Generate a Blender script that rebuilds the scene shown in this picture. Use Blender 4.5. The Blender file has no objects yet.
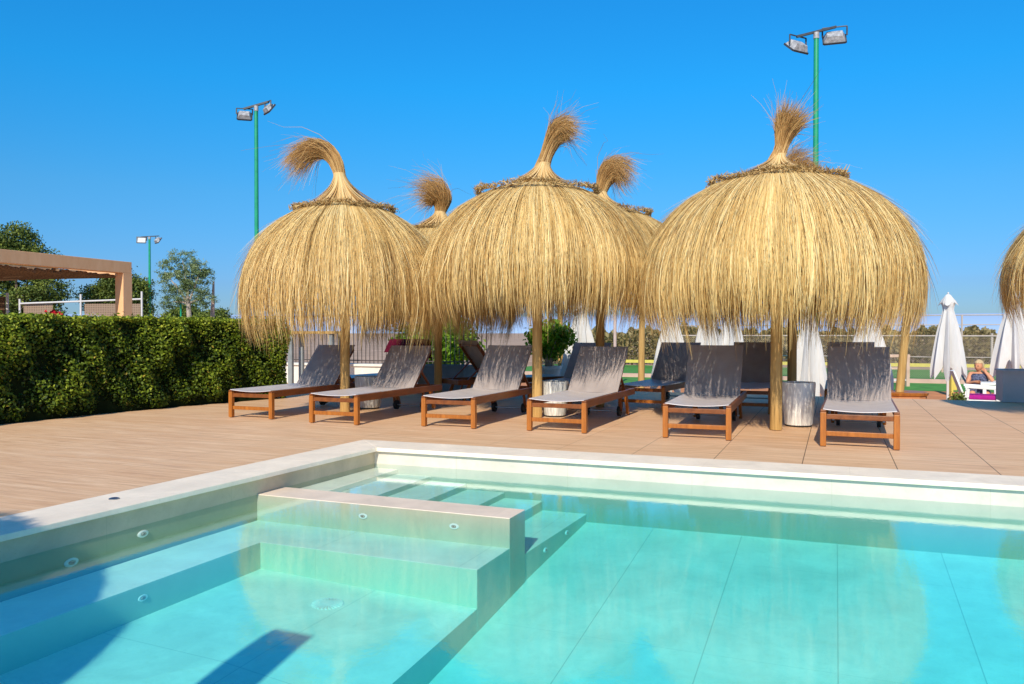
import bpy, bmesh, math, random
import numpy as np
from mathutils import Vector, Matrix

random.seed(7)
scene = bpy.context.scene
COL = scene.collection
RAD = math.radians

# ------------------------------------------------------------------ camera
FPX, YAW, PITCH, CAMH = 796.0, RAD(22.1), math.atan(9 / 796.0), 1.0
cam = bpy.data.cameras.new("camera")
camo = bpy.data.objects.new("camera", cam)
COL.objects.link(camo)
cam.sensor_width = 36.0
cam.lens = FPX / 1024 * 36.0
cam.clip_start = 0.05
cam.clip_end = 20000
camo.location = (0, 0, CAMH)
camo.rotation_euler = (RAD(90) - PITCH, 0, YAW)
scene.camera = camo


def at(px, d):
    """ground plan point at a bearing (photo column) and a distance in depth"""
    a = (px - 512) / FPX
    return (-math.sin(YAW) * d + math.cos(YAW) * a * d, math.cos(YAW) * d + math.sin(YAW) * a * d)


# ------------------------------------------------------------------ tagging helpers
def tag(o, label=None, cat=None, group=None, kind=None):
    if label: o["label"] = label
    if cat: o["category"] = cat
    if group: o["group"] = group
    if kind: o["kind"] = kind
    return o


def empty(name, label, cat, loc=(0, 0, 0), rz=0.0, group=None, kind=None):
    o = bpy.data.objects.new(name, None)
    COL.objects.link(o)
    o.location = loc
    o.rotation_euler = (0, 0, rz)
    o.empty_display_size = 0.1
    return tag(o, label, cat, group, kind)


def copy_tree(o, parent=None):
    c = o.copy()
    COL.objects.link(c)
    c.parent = parent
    for ch in list(o.children):
        copy_tree(ch, c)
    return c


def link(name, me, mat, parent=None):
    o = bpy.data.objects.new(name, me)
    COL.objects.link(o)
    if mat is not None:
        for m in (mat if isinstance(mat, (list, tuple)) else [mat]):
            me.materials.append(m)
    if parent is not None:
        o.parent = parent
    return o


class MB:
    def __init__(self):
        self.v, self.f = [], []

    def add(self, vs, fs):
        n = len(self.v)
        self.v += [tuple(p) for p in vs]
        self.f += [tuple(i + n for i in q) for q in fs]
        return self

    def box(self, c, s, rot=None):
        x, y, z = s[0] / 2, s[1] / 2, s[2] / 2
        vs = [Vector(p) for p in ((-x, -y, -z), (x, -y, -z), (x, y, -z), (-x, y, -z), (-x, -y, z), (x, -y, z), (x, y, z), (-x, y, z))]
        if rot is not None: vs = [rot @ p for p in vs]
        vs = [p + Vector(c) for p in vs]
        return self.add(vs, [(0, 3, 2, 1), (4, 5, 6, 7), (0, 1, 5, 4), (1, 2, 6, 5), (2, 3, 7, 6), (3, 0, 4, 7)])

    def bar(self, p0, p1, w, h, up=(0, 0, 1)):
        """rectangular bar from p0 to p1: w sideways, h along up"""
        p0, p1 = Vector(p0), Vector(p1)
        d = (p1 - p0); L = d.length; d.normalize()
        s = d.cross(Vector(up)).normalized(); u = s.cross(d).normalized()
        vs = []
        for p in (p0, p1):
            for a, b in ((-1, -1), (1, -1), (1, 1), (-1, 1)):
                vs.append(p + s * a * w / 2 + u * b * h / 2)
        return self.add(vs, [(0, 1, 2, 3), (7, 6, 5, 4), (0, 4, 5, 1), (1, 5, 6, 2), (2, 6, 7, 3), (3, 7, 4, 0)])

    def tube(self, pts, rad, n=10, cap=True):
        pts = [Vector(p) for p in pts]
        if not isinstance(rad, (list, tuple)): rad = [rad] * len(pts)
        rings = []
        ref = Vector((0.123, 0.456, 0.88)).normalized()
        for i, p in enumerate(pts):
            d = (pts[min(i + 1, len(pts) - 1)] - pts[max(i - 1, 0)]).normalized()
            if abs(d.dot(ref)) > 0.98: ref = Vector((1, 0, 0))
            s = d.cross(ref).normalized(); u = s.cross(d)
            rings.append([p + (s * math.cos(2 * math.pi * k / n) + u * math.sin(2 * math.pi * k / n)) * rad[i] for k in range(n)])
        vs = [q for r in rings for q in r]
        fs = []
        for i in range(len(pts) - 1):
            for k in range(n):
                a, b = i * n + k, i * n + (k + 1) % n
                fs.append((a, b, b + n, a + n))
        if cap:
            fs.append(tuple(range(n - 1, -1, -1)))
            fs.append(tuple((len(pts) - 1) * n + k for k in range(n)))
        return self.add(vs, fs)

    def lathe(self, prof, n=24, c=(0, 0, 0), cap=True):
        vs, fs = [], []
        for r, z in prof:
            for k in range(n):
                a = 2 * math.pi * k / n
                vs.append((c[0] + r * math.cos(a), c[1] + r * math.sin(a), c[2] + z))
        for i in range(len(prof) - 1):
            for k in range(n):
                a, b = i * n + k, i * n + (k + 1) % n
                fs.append((a, b, b + n, a + n))
        if cap:
            fs.append(tuple(range(n - 1, -1, -1)))
            fs.append(tuple((len(prof) - 1) * n + k for k in range(n)))
        return self.add(vs, fs)

    def prism(self, poly, z0, z1):
        n = len(poly)
        vs = [(x, y, z0) for x, y in poly] + [(x, y, z1) for x, y in poly]
        fs = [tuple(range(n - 1, -1, -1)), tuple(range(n, 2 * n))]
        for i in range(n):
            j = (i + 1) % n
            fs.append((i, j, j + n, i + n))
        return self.add(vs, fs)

    def build(self, name, mat, parent=None, smooth=False, bevel=0.0, loc=None):
        me = bpy.data.meshes.new(name)
        me.from_pydata(self.v, [], self.f)
        if bevel > 0:
            bm = bmesh.new(); bm.from_mesh(me)
            bmesh.ops.recalc_face_normals(bm, faces=bm.faces)
            es = [e for e in bm.edges if len(e.link_faces) == 2 and e.calc_face_angle(0) > 0.6]
            bmesh.ops.bevel(bm, geom=es, offset=bevel, segments=2, affect='EDGES', profile=0.6)
            bm.to_mesh(me); bm.free()
        else:
            bm = bmesh.new(); bm.from_mesh(me)
            bmesh.ops.recalc_face_normals(bm, faces=bm.faces)
            bm.to_mesh(me); bm.free()
        if smooth:
            me.polygons.foreach_set("use_smooth", [True] * len(me.polygons))
            try: me.set_sharp_from_angle(angle=RAD(40))
            except Exception: pass
        me.update()
        o = link(name, me, mat, parent)
        if loc is not None: o.location = loc
        return o


def np_mesh(name, verts, faces, tone=None):
    me = bpy.data.meshes.new(name)
    nv, nf = len(verts), len(faces)
    me.vertices.add(nv)
    me.vertices.foreach_set("co", np.ascontiguousarray(verts, dtype=np.float32).ravel())
    me.loops.add(nf * 4)
    me.loops.foreach_set("vertex_index", np.ascontiguousarray(faces, dtype=np.int32).ravel())
    me.polygons.add(nf)
    me.polygons.foreach_set("loop_start", np.arange(0, nf * 4, 4, dtype=np.int32))
    me.update(calc_edges=True)
    if tone is not None:
        a = me.attributes.new("tone", 'FLOAT', 'POINT')
        a.data.foreach_set("value", np.ascontiguousarray(tone, dtype=np.float32))
    return me


def ribbons(P, W, S, T):
    """P (N,K,3) centre lines, W (N,K) half widths, S (N,K,3) side vectors, T (N,) or (N,K) tones"""
    N, K, _ = P.shape
    V = np.stack([P - S * W[..., None], P + S * W[..., None]], axis=2).reshape(-1, 3)
    if T.ndim == 1: T = np.repeat(T[:, None], K, 1)
    tone = np.repeat(T.reshape(-1), 2)
    base = (np.arange(N)[:, None] * K + np.arange(K - 1)[None, :]) * 2
    base = base.reshape(-1)
    F = np.stack([base, base + 1, base + 3, base + 2], axis=1)
    return V, F, tone


def join_np(parts):
    Vs, Fs, Ts, n = [], [], [], 0
    for V, F, T in parts:
        Vs.append(V); Fs.append(F + n); Ts.append(T); n += len(V)
    return np.concatenate(Vs), np.concatenate(Fs), np.concatenate(Ts)


def leaves(C, size, rng, tone, aspect=0.55, nrm=None, bias=0.0):
    """diamond shaped leaves at centres C"""
    N = len(C)
    a = rng.normal(size=(N, 3))
    if nrm is not None: a = a * (1 - bias) + nrm * bias * 2
    a /= np.linalg.norm(a, axis=1, keepdims=True) + 1e-9
    b = rng.normal(size=(N, 3))
    b -= a * np.sum(a * b, 1, keepdims=True)
    b /= np.linalg.norm(b, axis=1, keepdims=True) + 1e-9
    c = np.cross(a, b)
    s = size * rng.uniform(0.6, 1.3, N) if np.isscalar(size) else size
    s = s[:, None]
    fold = a * s * 0.12
    V = np.stack([C - b * s * 0.5, C + c * s * 0.5 * aspect + fold, C + b * s * 0.5, C - c * s * 0.5 * aspect + fold], 1).reshape(-1, 3)
    F = np.arange(4 * N).reshape(N, 4)
    return V, F, np.repeat(tone, 4)


# ------------------------------------------------------------------ materials
class NT:
    def __init__(self, mat):
        mat.use_nodes = True
        self.t = mat.node_tree
        self.t.nodes.clear()
        self.out = self.t.nodes.new("ShaderNodeOutputMaterial")

    def n(self, typ, **kw):
        nd = self.t.nodes.new(typ)
        ins = kw.pop("ins", {})
        for k, v in kw.items(): setattr(nd, k, v)
        for k, v in ins.items():
            if hasattr(v, "is_output"): self.t.links.new(v, nd.inputs[k])
            else: nd.inputs[k].default_value = v
        return nd

    def l(self, a, b): self.t.links.new(a, b)

    def ramp(self, fac, stops, interp='LINEAR'):
        r = self.t.nodes.new("ShaderNodeValToRGB")
        r.color_ramp.interpolation = interp
        while len(r.color_ramp.elements) < len(stops): r.color_ramp.elements.new(0.5)
        for e, (p, c) in zip(r.color_ramp.elements, stops):
            e.position = p; e.color = (c[0], c[1], c[2], 1)
        self.l(fac, r.inputs[0])
        return r.outputs[0]

    def math(self, op, a, b=None, clamp=False):
        m = self.n("ShaderNodeMath", operation=op, use_clamp=clamp)
        for i, v in enumerate((a, b)):
            if v is None: continue
            if hasattr(v, "is_output"): self.l(v, m.inputs[i])
            else: m.inputs[i].default_value = v
        return m.outputs[0]

    def mix(self, fac, a, b, blend='MIX'):
        m = self.n("ShaderNodeMix", data_type='RGBA', blend_type=blend)
        for s, v in ((m.inputs[0], fac), (m.inputs[6], a), (m.inputs[7], b)):
            if hasattr(v, "is_output"): self.l(v, s)
            elif isinstance(v, (int, float)): s.default_value = v
            else: s.default_value = (v[0], v[1], v[2], 1)
        return m.outputs[2]

    def coords(self, kind="Object", scale=(1, 1, 1), rot=(0, 0, 0)):
        tc = self.n("ShaderNodeTexCoord")
        mp = self.n("ShaderNodeMapping", ins={"Vector": tc.outputs[kind], "Scale": scale, "Rotation": rot})
        return mp.outputs[0]

    def noise(self, vec, scale=5, detail=4, rough=0.55, dist=0.0):
        nd = self.n("ShaderNodeTexNoise", ins={"Scale": scale, "Detail": detail, "Roughness": rough, "Distortion": dist})
        if vec is not None: self.l(vec, nd.inputs["Vector"])
        return nd.outputs[0]

    def bump(self, h, strength=0.3, dist=0.01):
        b = self.n("ShaderNodeBump", ins={"Strength": strength, "Distance": dist, "Height": h})
        return b.outputs[0]

    def pbr(self, color, rough=0.6, spec=0.3, normal=None, metal=0.0, **kw):
        p = self.n("ShaderNodeBsdfPrincipled")
        for nm, v in (("Base Color", color), ("Roughness", rough), ("Specular IOR Level", spec), ("Metallic", metal), ("Normal", normal)):
            if v is None: continue
            if hasattr(v, "is_output"): self.l(v, p.inputs[nm])
            elif nm == "Base Color": p.inputs[nm].default_value = (v[0], v[1], v[2], 1)
            else: p.inputs[nm].default_value = v
        return p.outputs[0]

    def done(self, sh): self.l(sh, self.out.inputs[0])


MATS = {}


def mat(name):
    m = bpy.data.materials.new(name)
    MATS[name] = m
    return m, NT(m)


def simple(name, c, rough=0.6, spec=0.3, var=0.15, scale=8, bump=0.0, metal=0.0, stretch=(1, 1, 1)):
    m, t = mat(name)
    v = t.coords("Object", stretch)
    nz = t.noise(v, scale, 5)
    lo = tuple(x * (1 - var) for x in c); hi = tuple(min(1, x * (1 + var)) for x in c)
    col = t.ramp(nz, [(0.3, lo), (0.7, hi)])
    nm = t.bump(nz, bump, 0.02) if bump else None
    t.done(t.pbr(col, rough, spec, nm, metal))
    return m


def leafmat(name, stops, trans=0.35, rough=0.5):
    m, t = mat(name)
    at_ = t.n("ShaderNodeAttribute", attribute_name="tone")
    col = t.ramp(at_.outputs["Fac"], stops)
    p = t.pbr(col, rough, 0.3)
    tr = t.n("ShaderNodeBsdfTranslucent"); t.l(col, tr.inputs[0])
    mx = t.n("ShaderNodeMixShader", ins={0: trans}); t.l(p, mx.inputs[1]); t.l(tr.outputs[0], mx.inputs[2])
    t.done(mx.outputs[0])
    return m


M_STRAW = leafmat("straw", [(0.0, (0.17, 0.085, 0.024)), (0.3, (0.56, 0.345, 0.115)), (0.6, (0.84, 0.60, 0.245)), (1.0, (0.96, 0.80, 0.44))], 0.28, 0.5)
M_TUFT = leafmat("tuft_straw", [(0.0, (0.20, 0.095, 0.03)), (0.35, (0.46, 0.25, 0.085)), (0.7, (0.72, 0.46, 0.18)), (1.0, (0.90, 0.68, 0.34))], 0.25, 0.55)
M_COLLAR = leafmat("collar_straw", [(0.0, (0.20, 0.11, 0.04)), (0.4, (0.46, 0.29, 0.11)), (1.0, (0.72, 0.52, 0.24))], 0.15, 0.6)
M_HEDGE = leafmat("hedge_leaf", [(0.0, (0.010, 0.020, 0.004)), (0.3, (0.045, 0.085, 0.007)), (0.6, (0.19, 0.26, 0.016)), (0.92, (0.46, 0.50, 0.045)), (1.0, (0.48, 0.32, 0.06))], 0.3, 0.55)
M_SHRUB = leafmat("shrub_leaf", [(0.0, (0.05, 0.13, 0.01)), (0.5, (0.22, 0.42, 0.025)), (1.0, (0.42, 0.60, 0.06))], 0.5, 0.4)
M_PINE = leafmat("pine_needles", [(0.0, (0.02, 0.04, 0.010)), (0.5, (0.085, 0.13, 0.022)), (1.0, (0.26, 0.30, 0.05))], 0.2, 0.6)
M_OLIVE = leafmat("olive_leaf", [(0.0, (0.07, 0.11, 0.035)), (0.5, (0.20, 0.28, 0.10)), (1.0, (0.42, 0.48, 0.26))], 0.25, 0.5)
M_SCRUB = leafmat("scrub_leaf", [(0.0, (0.08, 0.075, 0.03)), (0.5, (0.27, 0.215, 0.09)), (1.0, (0.48, 0.36, 0.17))], 0.25, 0.6)
M_PALM = leafmat("strap_leaf", [(0.0, (0.03, 0.06, 0.012)), (1.0, (0.10, 0.16, 0.03))], 0.2, 0.5)


def lining_mat():
    m, t = mat("thatch_underside")
    v = t.coords("Object", (1, 1, 0.25))
    nz = t.noise(v, 42, 4)
    col = t.ramp(nz, [(0.3, (0.10, 0.055, 0.02)), (0.7, (0.42, 0.27, 0.10))])
    t.done(t.pbr(col, 0.8, 0.1, t.bump(nz, 0.6, 0.03)))
    return m


M_LINING = lining_mat()


def wood(name, dark, light, rough=0.45, spec=0.35, stretch=(30, 30, 2.2), bump=0.15):
    m, t = mat(name)
    v = t.coords("Object", stretch)
    nz = t.noise(v, 1.0, 6, 0.65, 0.6)
    v2 = t.coords("Object", (3, 3, 3))
    n2 = t.noise(v2, 1.0, 3)
    col = t.ramp(nz, [(0.28, dark), (0.72, light)])
    col = t.mix(t.math('MULTIPLY', n2, 0.35), col, dark)
    t.done(t.pbr(col, rough, spec, t.bump(nz, bump, 0.004)))
    return m


M_TEAK = wood("oiled_teak", (0.12, 0.034, 0.010), (0.30, 0.095, 0.022), 0.4, 0.4, (14, 3, 14))
M_TEAKLEG = wood("oiled_teak_leg", (0.23, 0.066, 0.011), (0.52, 0.18, 0.028), 0.4, 0.4, (30, 30, 3))
M_POLE = wood("pine_pole", (0.36, 0.20, 0.06), (0.68, 0.44, 0.17), 0.7, 0.15, (26, 26, 1.6), 0.4)
M_PERGOLA = wood("pergola_timber", (0.74, 0.40, 0.20), (0.86, 0.52, 0.29), 0.75, 0.1, (6, 6, 2), 0.2)
M_SLAT = wood("weathered_timber", (0.48, 0.32, 0.24), (0.70, 0.50, 0.40), 0.8, 0.1, (6, 6, 3), 0.2)


def sling_mat(nm, lo, hi):
    m, t = mat(nm)
    v = t.coords("Object", (1, 1, 1))
    w1 = t.n("ShaderNodeTexWave", wave_type='BANDS', bands_direction='X', ins={"Vector": v, "Scale": 90, "Distortion": 0.0})
    w2 = t.n("ShaderNodeTexWave", wave_type='BANDS', bands_direction='Y', ins={"Vector": v, "Scale": 90, "Distortion": 0.0})
    weave = t.math('MULTIPLY', w1.outputs["Fac"], w2.outputs["Fac"])
    nz = t.noise(v, 6, 4)
    col = t.ramp(nz, [(0.3, lo), (0.7, hi)])
    col = t.mix(t.math('MULTIPLY', weave, 0.3), col, (0.2, 0.18, 0.18))
    p = t.pbr(col, 0.42, 0.75, t.bump(weave, 0.10, 0.002))
    tr = t.n("ShaderNodeBsdfTransparent")
    mx = t.n("ShaderNodeMixShader", ins={0: 0.07}); t.l(p, mx.inputs[1]); t.l(tr.outputs[0], mx.inputs[2])
    t.done(mx.outputs[0])
    return m


M_SLING = sling_mat("grey_sling_mesh", (0.35, 0.29, 0.27), (0.45, 0.38, 0.355))  # darker copy for the backrests, their shade put into the colour
M_SEAT = sling_mat("sunlit_sling_mesh", (0.66, 0.585, 0.57), (0.76, 0.68, 0.66))  # same fabric made paler, sunlight on the seats put into the colour


def deck_mat():
    m, t = mat("wood_decking")
    tc = t.n("ShaderNodeTexCoord")
    sx = t.n("ShaderNodeSeparateXYZ", ins={0: tc.outputs["Object"]})
    X, Y = sx.outputs[0], sx.outputs[1]
    px = t.math('DIVIDE', t.math('ADD', X, 20.11), 0.6625)        # panels along x
    py = t.math('DIVIDE', t.math('ADD', Y, 20.0), 0.115)           # boards
    fx = t.math('FRACT', px); fy = t.math('FRACT', py)
    ix = t.math('FLOOR', px); iy = t.math('FLOOR', py)
    cid = t.n("ShaderNodeCombineXYZ", ins={0: t.math('MULTIPLY', t.math('FLOOR', t.math('DIVIDE', ix, 3.0)), 1.0), 1: iy})
    wn = t.n("ShaderNodeTexWhiteNoise", noise_dimensions='2D', ins={"Vector": cid.outputs[0]})
    grain = t.noise(t.coords("Object", (1.6, 26, 1)), 1.0, 6, 0.70, 0.6)
    blot = t.noise(t.coords("Object", (0.55, 1.1, 1)), 1.0, 5, 0.6)
    fine = t.noise(t.coords("Object", (7, 110, 1)), 1.0, 3, 0.6)
    col = t.ramp(grain, [(0.32, (0.53, 0.30, 0.165)), (0.5, (0.76, 0.48, 0.28)), (0.68, (0.90, 0.62, 0.40))])
    col = t.mix(t.math('MULTIPLY', wn.outputs[0], 0.42), col, (0.66, 0.36, 0.18))
    col = t.mix(t.math('MULTIPLY', t.math('SUBTRACT', blot, 0.42, True), 1.2, True), col, (0.82, 0.56, 0.36))
    streak = t.math('MULTIPLY', t.math('SUBTRACT', fine, 0.60, True), 2.2, True)
    col = t.mix(streak, col, (0.42, 0.20, 0.09))
    dirt = t.noise(t.coords("Object", (1.7, 2.6, 1)), 1.0, 6, 0.7)
    col = t.mix(t.math('MULTIPLY', t.math('SUBTRACT', dirt, 0.55, True), 1.9, True), col, (0.52, 0.30, 0.17))
    # gaps
    gy = t.math('LESS_THAN', fy, 0.035)
    gx = t.math('LESS_THAN', fx, 0.010)
    gapc = t.mix(t.math('MULTIPLY', gy, 0.40), col, (0.20, 0.11, 0.06))
    mr = t.n("ShaderNodeMapRange", ins={0: X, 1: -2.6, 2: -0.4, 3: 0.22, 4: 0.85})
    gapc = t.mix(t.math('MULTIPLY', gx, mr.outputs[0]), gapc, (0.06, 0.035, 0.025))
    h = t.math('SUBTRACT', t.math('MULTIPLY', grain, 0.5), t.math('MAXIMUM', gy, gx))
    rough = t.ramp(grain, [(0.2, (0.5, 0.5, 0.5)), (0.8, (0.68, 0.68, 0.68))])
    t.done(t.pbr(gapc, rough, 0.22, t.bump(h, 0.25, 0.006)))
    return m


M_DECK = deck_mat()


def stone_mat(name, base, joint, px, ox, py, oy, wet=False, axes=(0, 1), jw=0.004, jstr=0.5, riser=0.72, jb_w=1.0, fl=1.5):
    m, t = mat(name)
    tc = t.n("ShaderNodeTexCoord")
    sx = t.n("ShaderNodeSeparateXYZ", ins={0: tc.outputs["Object"]})
    A, B = sx.outputs[axes[0]], sx.outputs[axes[1]]
    fa = t.math('FRACT', t.math('DIVIDE', t.math('ADD', A, 100 * px - ox), px))
    fb = t.math('FRACT', t.math('DIVIDE', t.math('ADD', B, 100 * py - oy), py))
    ja = t.math('LESS_THAN', fa, jw / px); jb = t.math('MULTIPLY', t.math('LESS_THAN', fb, jw / py), jb_w)
    j = t.math('MAXIMUM', ja, jb)
    n1 = t.noise(t.coords("Object"), 3.2, 7, 0.65, 0.4)
    n2 = t.noise(t.coords("Object"), 26, 5, 0.7)
    vor = t.noise(t.coords("Object"), 75, 2, 0.5)
    d = tuple(x * 0.84 for x in base); l_ = tuple(min(1, x * 1.06) for x in base)
    col = t.ramp(n1, [(0.3, d), (0.7, l_)])
    col = t.mix(t.math('MULTIPLY', t.math('SUBTRACT', n2, 0.55, True), 1.4, True), col, (base[0] * 0.84, base[1] * 0.74, base[2] * 0.58))
    col = t.mix(t.math('MULTIPLY', t.math('SUBTRACT', vor, 0.68, True), 3.0, True), col, (base[0] * 0.6, base[1] * 0.5, base[2] * 0.36))
    fleck = t.noise(t.coords("Object"), 11.0, 5, 0.75, 1.2)
    col = t.mix(t.math('MULTIPLY', t.math('SUBTRACT', fleck, 0.50, True), fl, True), col, (base[0] * 0.74, base[1] * 0.80, base[2] * 0.78))
    col = t.mix(t.math('MULTIPLY', j, jstr), col, joint)
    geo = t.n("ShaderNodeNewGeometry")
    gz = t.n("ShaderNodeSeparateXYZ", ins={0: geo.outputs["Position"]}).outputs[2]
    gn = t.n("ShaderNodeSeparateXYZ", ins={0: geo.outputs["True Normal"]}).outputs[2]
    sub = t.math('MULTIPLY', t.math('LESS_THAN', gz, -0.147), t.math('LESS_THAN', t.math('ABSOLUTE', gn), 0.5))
    col = t.mix(t.math('MULTIPLY', sub, riser), col, (base[0] * 0.32, base[1] * 0.54, base[2] * 0.50))  # submerged upright faces darker and teal: dimmer underwater light put into the colour
    t.done(t.pbr(col, 0.6 if not wet else 0.5, 0.25, t.bump(t.math('SUBTRACT', n2, t.math('MULTIPLY', j, 0.6)), 0.12, 0.004)))
    return m


M_COPING = stone_mat("cream_coping", (0.95, 0.80, 0.64), (0.5, 0.42, 0.33), 1.02, 0.1, 1.05, 0.5, jw=0.003, jstr=0.25)
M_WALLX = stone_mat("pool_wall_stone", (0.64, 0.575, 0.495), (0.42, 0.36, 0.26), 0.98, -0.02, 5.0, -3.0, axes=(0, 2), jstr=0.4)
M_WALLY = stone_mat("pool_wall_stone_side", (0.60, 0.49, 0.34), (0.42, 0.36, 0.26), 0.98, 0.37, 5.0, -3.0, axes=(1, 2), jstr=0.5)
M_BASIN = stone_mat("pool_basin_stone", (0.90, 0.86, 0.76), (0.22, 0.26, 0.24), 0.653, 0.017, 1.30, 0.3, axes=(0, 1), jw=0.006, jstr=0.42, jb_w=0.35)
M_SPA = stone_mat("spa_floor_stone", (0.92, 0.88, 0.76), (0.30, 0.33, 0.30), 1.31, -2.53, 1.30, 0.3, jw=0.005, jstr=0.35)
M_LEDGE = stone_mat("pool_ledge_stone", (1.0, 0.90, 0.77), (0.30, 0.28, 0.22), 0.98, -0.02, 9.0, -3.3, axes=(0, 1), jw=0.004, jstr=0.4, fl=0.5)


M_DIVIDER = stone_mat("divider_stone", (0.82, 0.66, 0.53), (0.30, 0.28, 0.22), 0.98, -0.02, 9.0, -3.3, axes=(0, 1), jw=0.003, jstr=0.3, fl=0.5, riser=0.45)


def water_mat():
    m, t = mat("pool_water")
    lw = t.n("ShaderNodeLayerWeight", ins={0: 0.5})
    n1 = t.noise(t.coords("Object", (1.0, 1.0, 1.0)), 7.0, 3, 0.55, 0.6)
    n2 = t.noise(t.coords("Object", (1.0, 0.8, 1.0)), 24.0, 4, 0.65, 1.0)
    h = t.math('ADD', n1, t.math('MULTIPLY', n2, 0.55))
    nm = t.bump(h, 0.038, 0.012)
    t.l(nm, lw.inputs["Normal"])
    f = t.math('POWER', lw.outputs["Facing"], 4.4)
    F = t.math('ADD', t.math('MULTIPLY', f, 0.95), 0.022, True)
    g = t.n("ShaderNodeBsdfGlossy", ins={"Roughness": 0.012, "Normal": nm, "Color": (1, 1, 1, 1)})
    tr = t.n("ShaderNodeBsdfTransparent")
    mx = t.n("ShaderNodeMixShader"); t.l(F, mx.inputs[0]); t.l(tr.outputs[0], mx.inputs[1]); t.l(g.outputs[0], mx.inputs[2])
    t.done(mx.outputs[0])
    va = t.n("ShaderNodeVolumeAbsorption", ins={"Color": (0.0, 0.935, 0.945, 1), "Density": 0.90})
    t.l(va.outputs[0], t.out.inputs["Volume"])
    return m


M_WATER = water_mat()
M_PLASTIC = simple("white_plastic", (0.80, 0.80, 0.78), 0.4, 0.4, 0.04)
M_DARKPLASTIC = simple("black_rubber", (0.02, 0.02, 0.02), 0.6, 0.3, 0.2)
M_STEEL = simple("brushed_steel", (0.35, 0.35, 0.36), 0.35, 0.5, 0.1, metal=1.0)
M_CONCRETE = simple("whitewashed_concrete", (0.62, 0.60, 0.55), 0.85, 0.1, 0.38, 9, 0.2, stretch=(4.5, 4.5, 0.55))
M_GREYBOX = simple("grey_planter_paint", (0.48, 0.44, 0.44), 0.6, 0.2, 0.08, 5)
M_CONCRETEGREY = simple("plain_grey_concrete", (0.24, 0.26, 0.27), 0.85, 0.1, 0.15, 6)
M_WHITEWALL = simple("white_render", (0.72, 0.68, 0.63), 0.8, 0.1, 0.08, 4, 0.1)
M_DARKIRON = simple("dark_iron", (0.07, 0.055, 0.05), 0.5, 0.4, 0.2)
M_GALV = simple("galvanised_pipe", (0.48, 0.39, 0.35), 0.55, 0.4, 0.08)
M_WHITEPIPE = simple("white_painted_pipe", (0.64, 0.60, 0.58), 0.5, 0.3, 0.06)
M_GREENPOLE = simple("green_painted_steel", (0.015, 0.30, 0.15), 0.35, 0.5, 0.12)
M_LAMPBODY = simple("lamp_housing", (0.05, 0.055, 0.065), 0.5, 0.4, 0.25)
M_LAMPBACK = simple("weathered_aluminium", (0.36, 0.36, 0.38), 0.5, 0.4, 0.45, 14)
M_GLASS = simple("lamp_glass", (0.55, 0.60, 0.66), 0.12, 0.8, 0.15)
M_BURGUNDY = simple("burgundy_towel", (0.085, 0.006, 0.018), 0.95, 0.05, 0.3, 30, 0.4)
M_MAGENTA = simple("magenta_fabric", (0.40, 0.02, 0.24), 0.9, 0.1, 0.15, 20)
M_BARK = simple("grey_bark", (0.22, 0.16, 0.11), 0.9, 0.1, 0.35, 10, 0.4)
M_PALEBARK = simple("pale_bark", (0.45, 0.38, 0.31), 0.9, 0.1, 0.25, 12, 0.3)
M_CLAY = simple("orange_clay", (0.58, 0.24, 0.11), 0.95, 0.05, 0.14, 2.5)
M_PINKKERB = simple("pink_kerb_stone", (0.56, 0.36, 0.29), 0.9, 0.1, 0.12, 3)
M_TURF = simple("green_turf", (0.09, 0.26, 0.06), 0.9, 0.1, 0.22, 3)
M_YELLOW = simple("yellow_paint", (0.62, 0.50, 0.10), 0.6, 0.3, 0.08)
M_BLUE = simple("blue_paint", (0.04, 0.26, 0.60), 0.5, 0.3, 0.1)
M_GROUND = simple("dry_earth", (0.44, 0.30, 0.22), 0.95, 0.05, 0.25, 0.6)
M_SOIL = simple("dark_soil", (0.035, 0.028, 0.02), 0.95, 0.05, 0.3, 10)
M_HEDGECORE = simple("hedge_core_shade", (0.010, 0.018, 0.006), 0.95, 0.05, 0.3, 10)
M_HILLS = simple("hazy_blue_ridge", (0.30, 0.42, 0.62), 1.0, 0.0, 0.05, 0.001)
M_SKIN = simple("tanned_skin", (0.60, 0.27, 0.15), 0.5, 0.3, 0.08)
M_HAIR = simple("blond_hair", (0.55, 0.40, 0.22), 0.6, 0.3, 0.25, 40)
M_DRESS = simple("dark_blue_print", (0.08, 0.09, 0.15), 0.8, 0.2, 0.9, 30)
M_DARKEYE = simple("dark_iris", (0.03, 0.02, 0.02), 0.3, 0.5, 0.1)
M_LIP = simple("lip_tint", (0.42, 0.13, 0.10), 0.5, 0.3, 0.05)
M_RED = simple("red_petal", (0.55, 0.015, 0.03), 0.7, 0.2, 0.2, 30)


def canvas_mat():
    m, t = mat("white_canvas")
    v = t.coords("Object", (5, 5, 1))
    nz = t.noise(v, 2.5, 4)
    col = t.ramp(nz, [(0.3, (0.76, 0.74, 0.72)), (0.7, (0.84, 0.83, 0.82))])
    p = t.pbr(col, 0.8, 0.1)
    tr = t.n("ShaderNodeBsdfTranslucent"); t.l(col, tr.inputs[0])
    mx = t.n("ShaderNodeMixShader", ins={0: 0.3}); t.l(p, mx.inputs[1]); t.l(tr.outputs[0], mx.inputs[2])
    t.done(mx.outputs[0])
    return m


M_CANVAS = canvas_mat()


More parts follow.
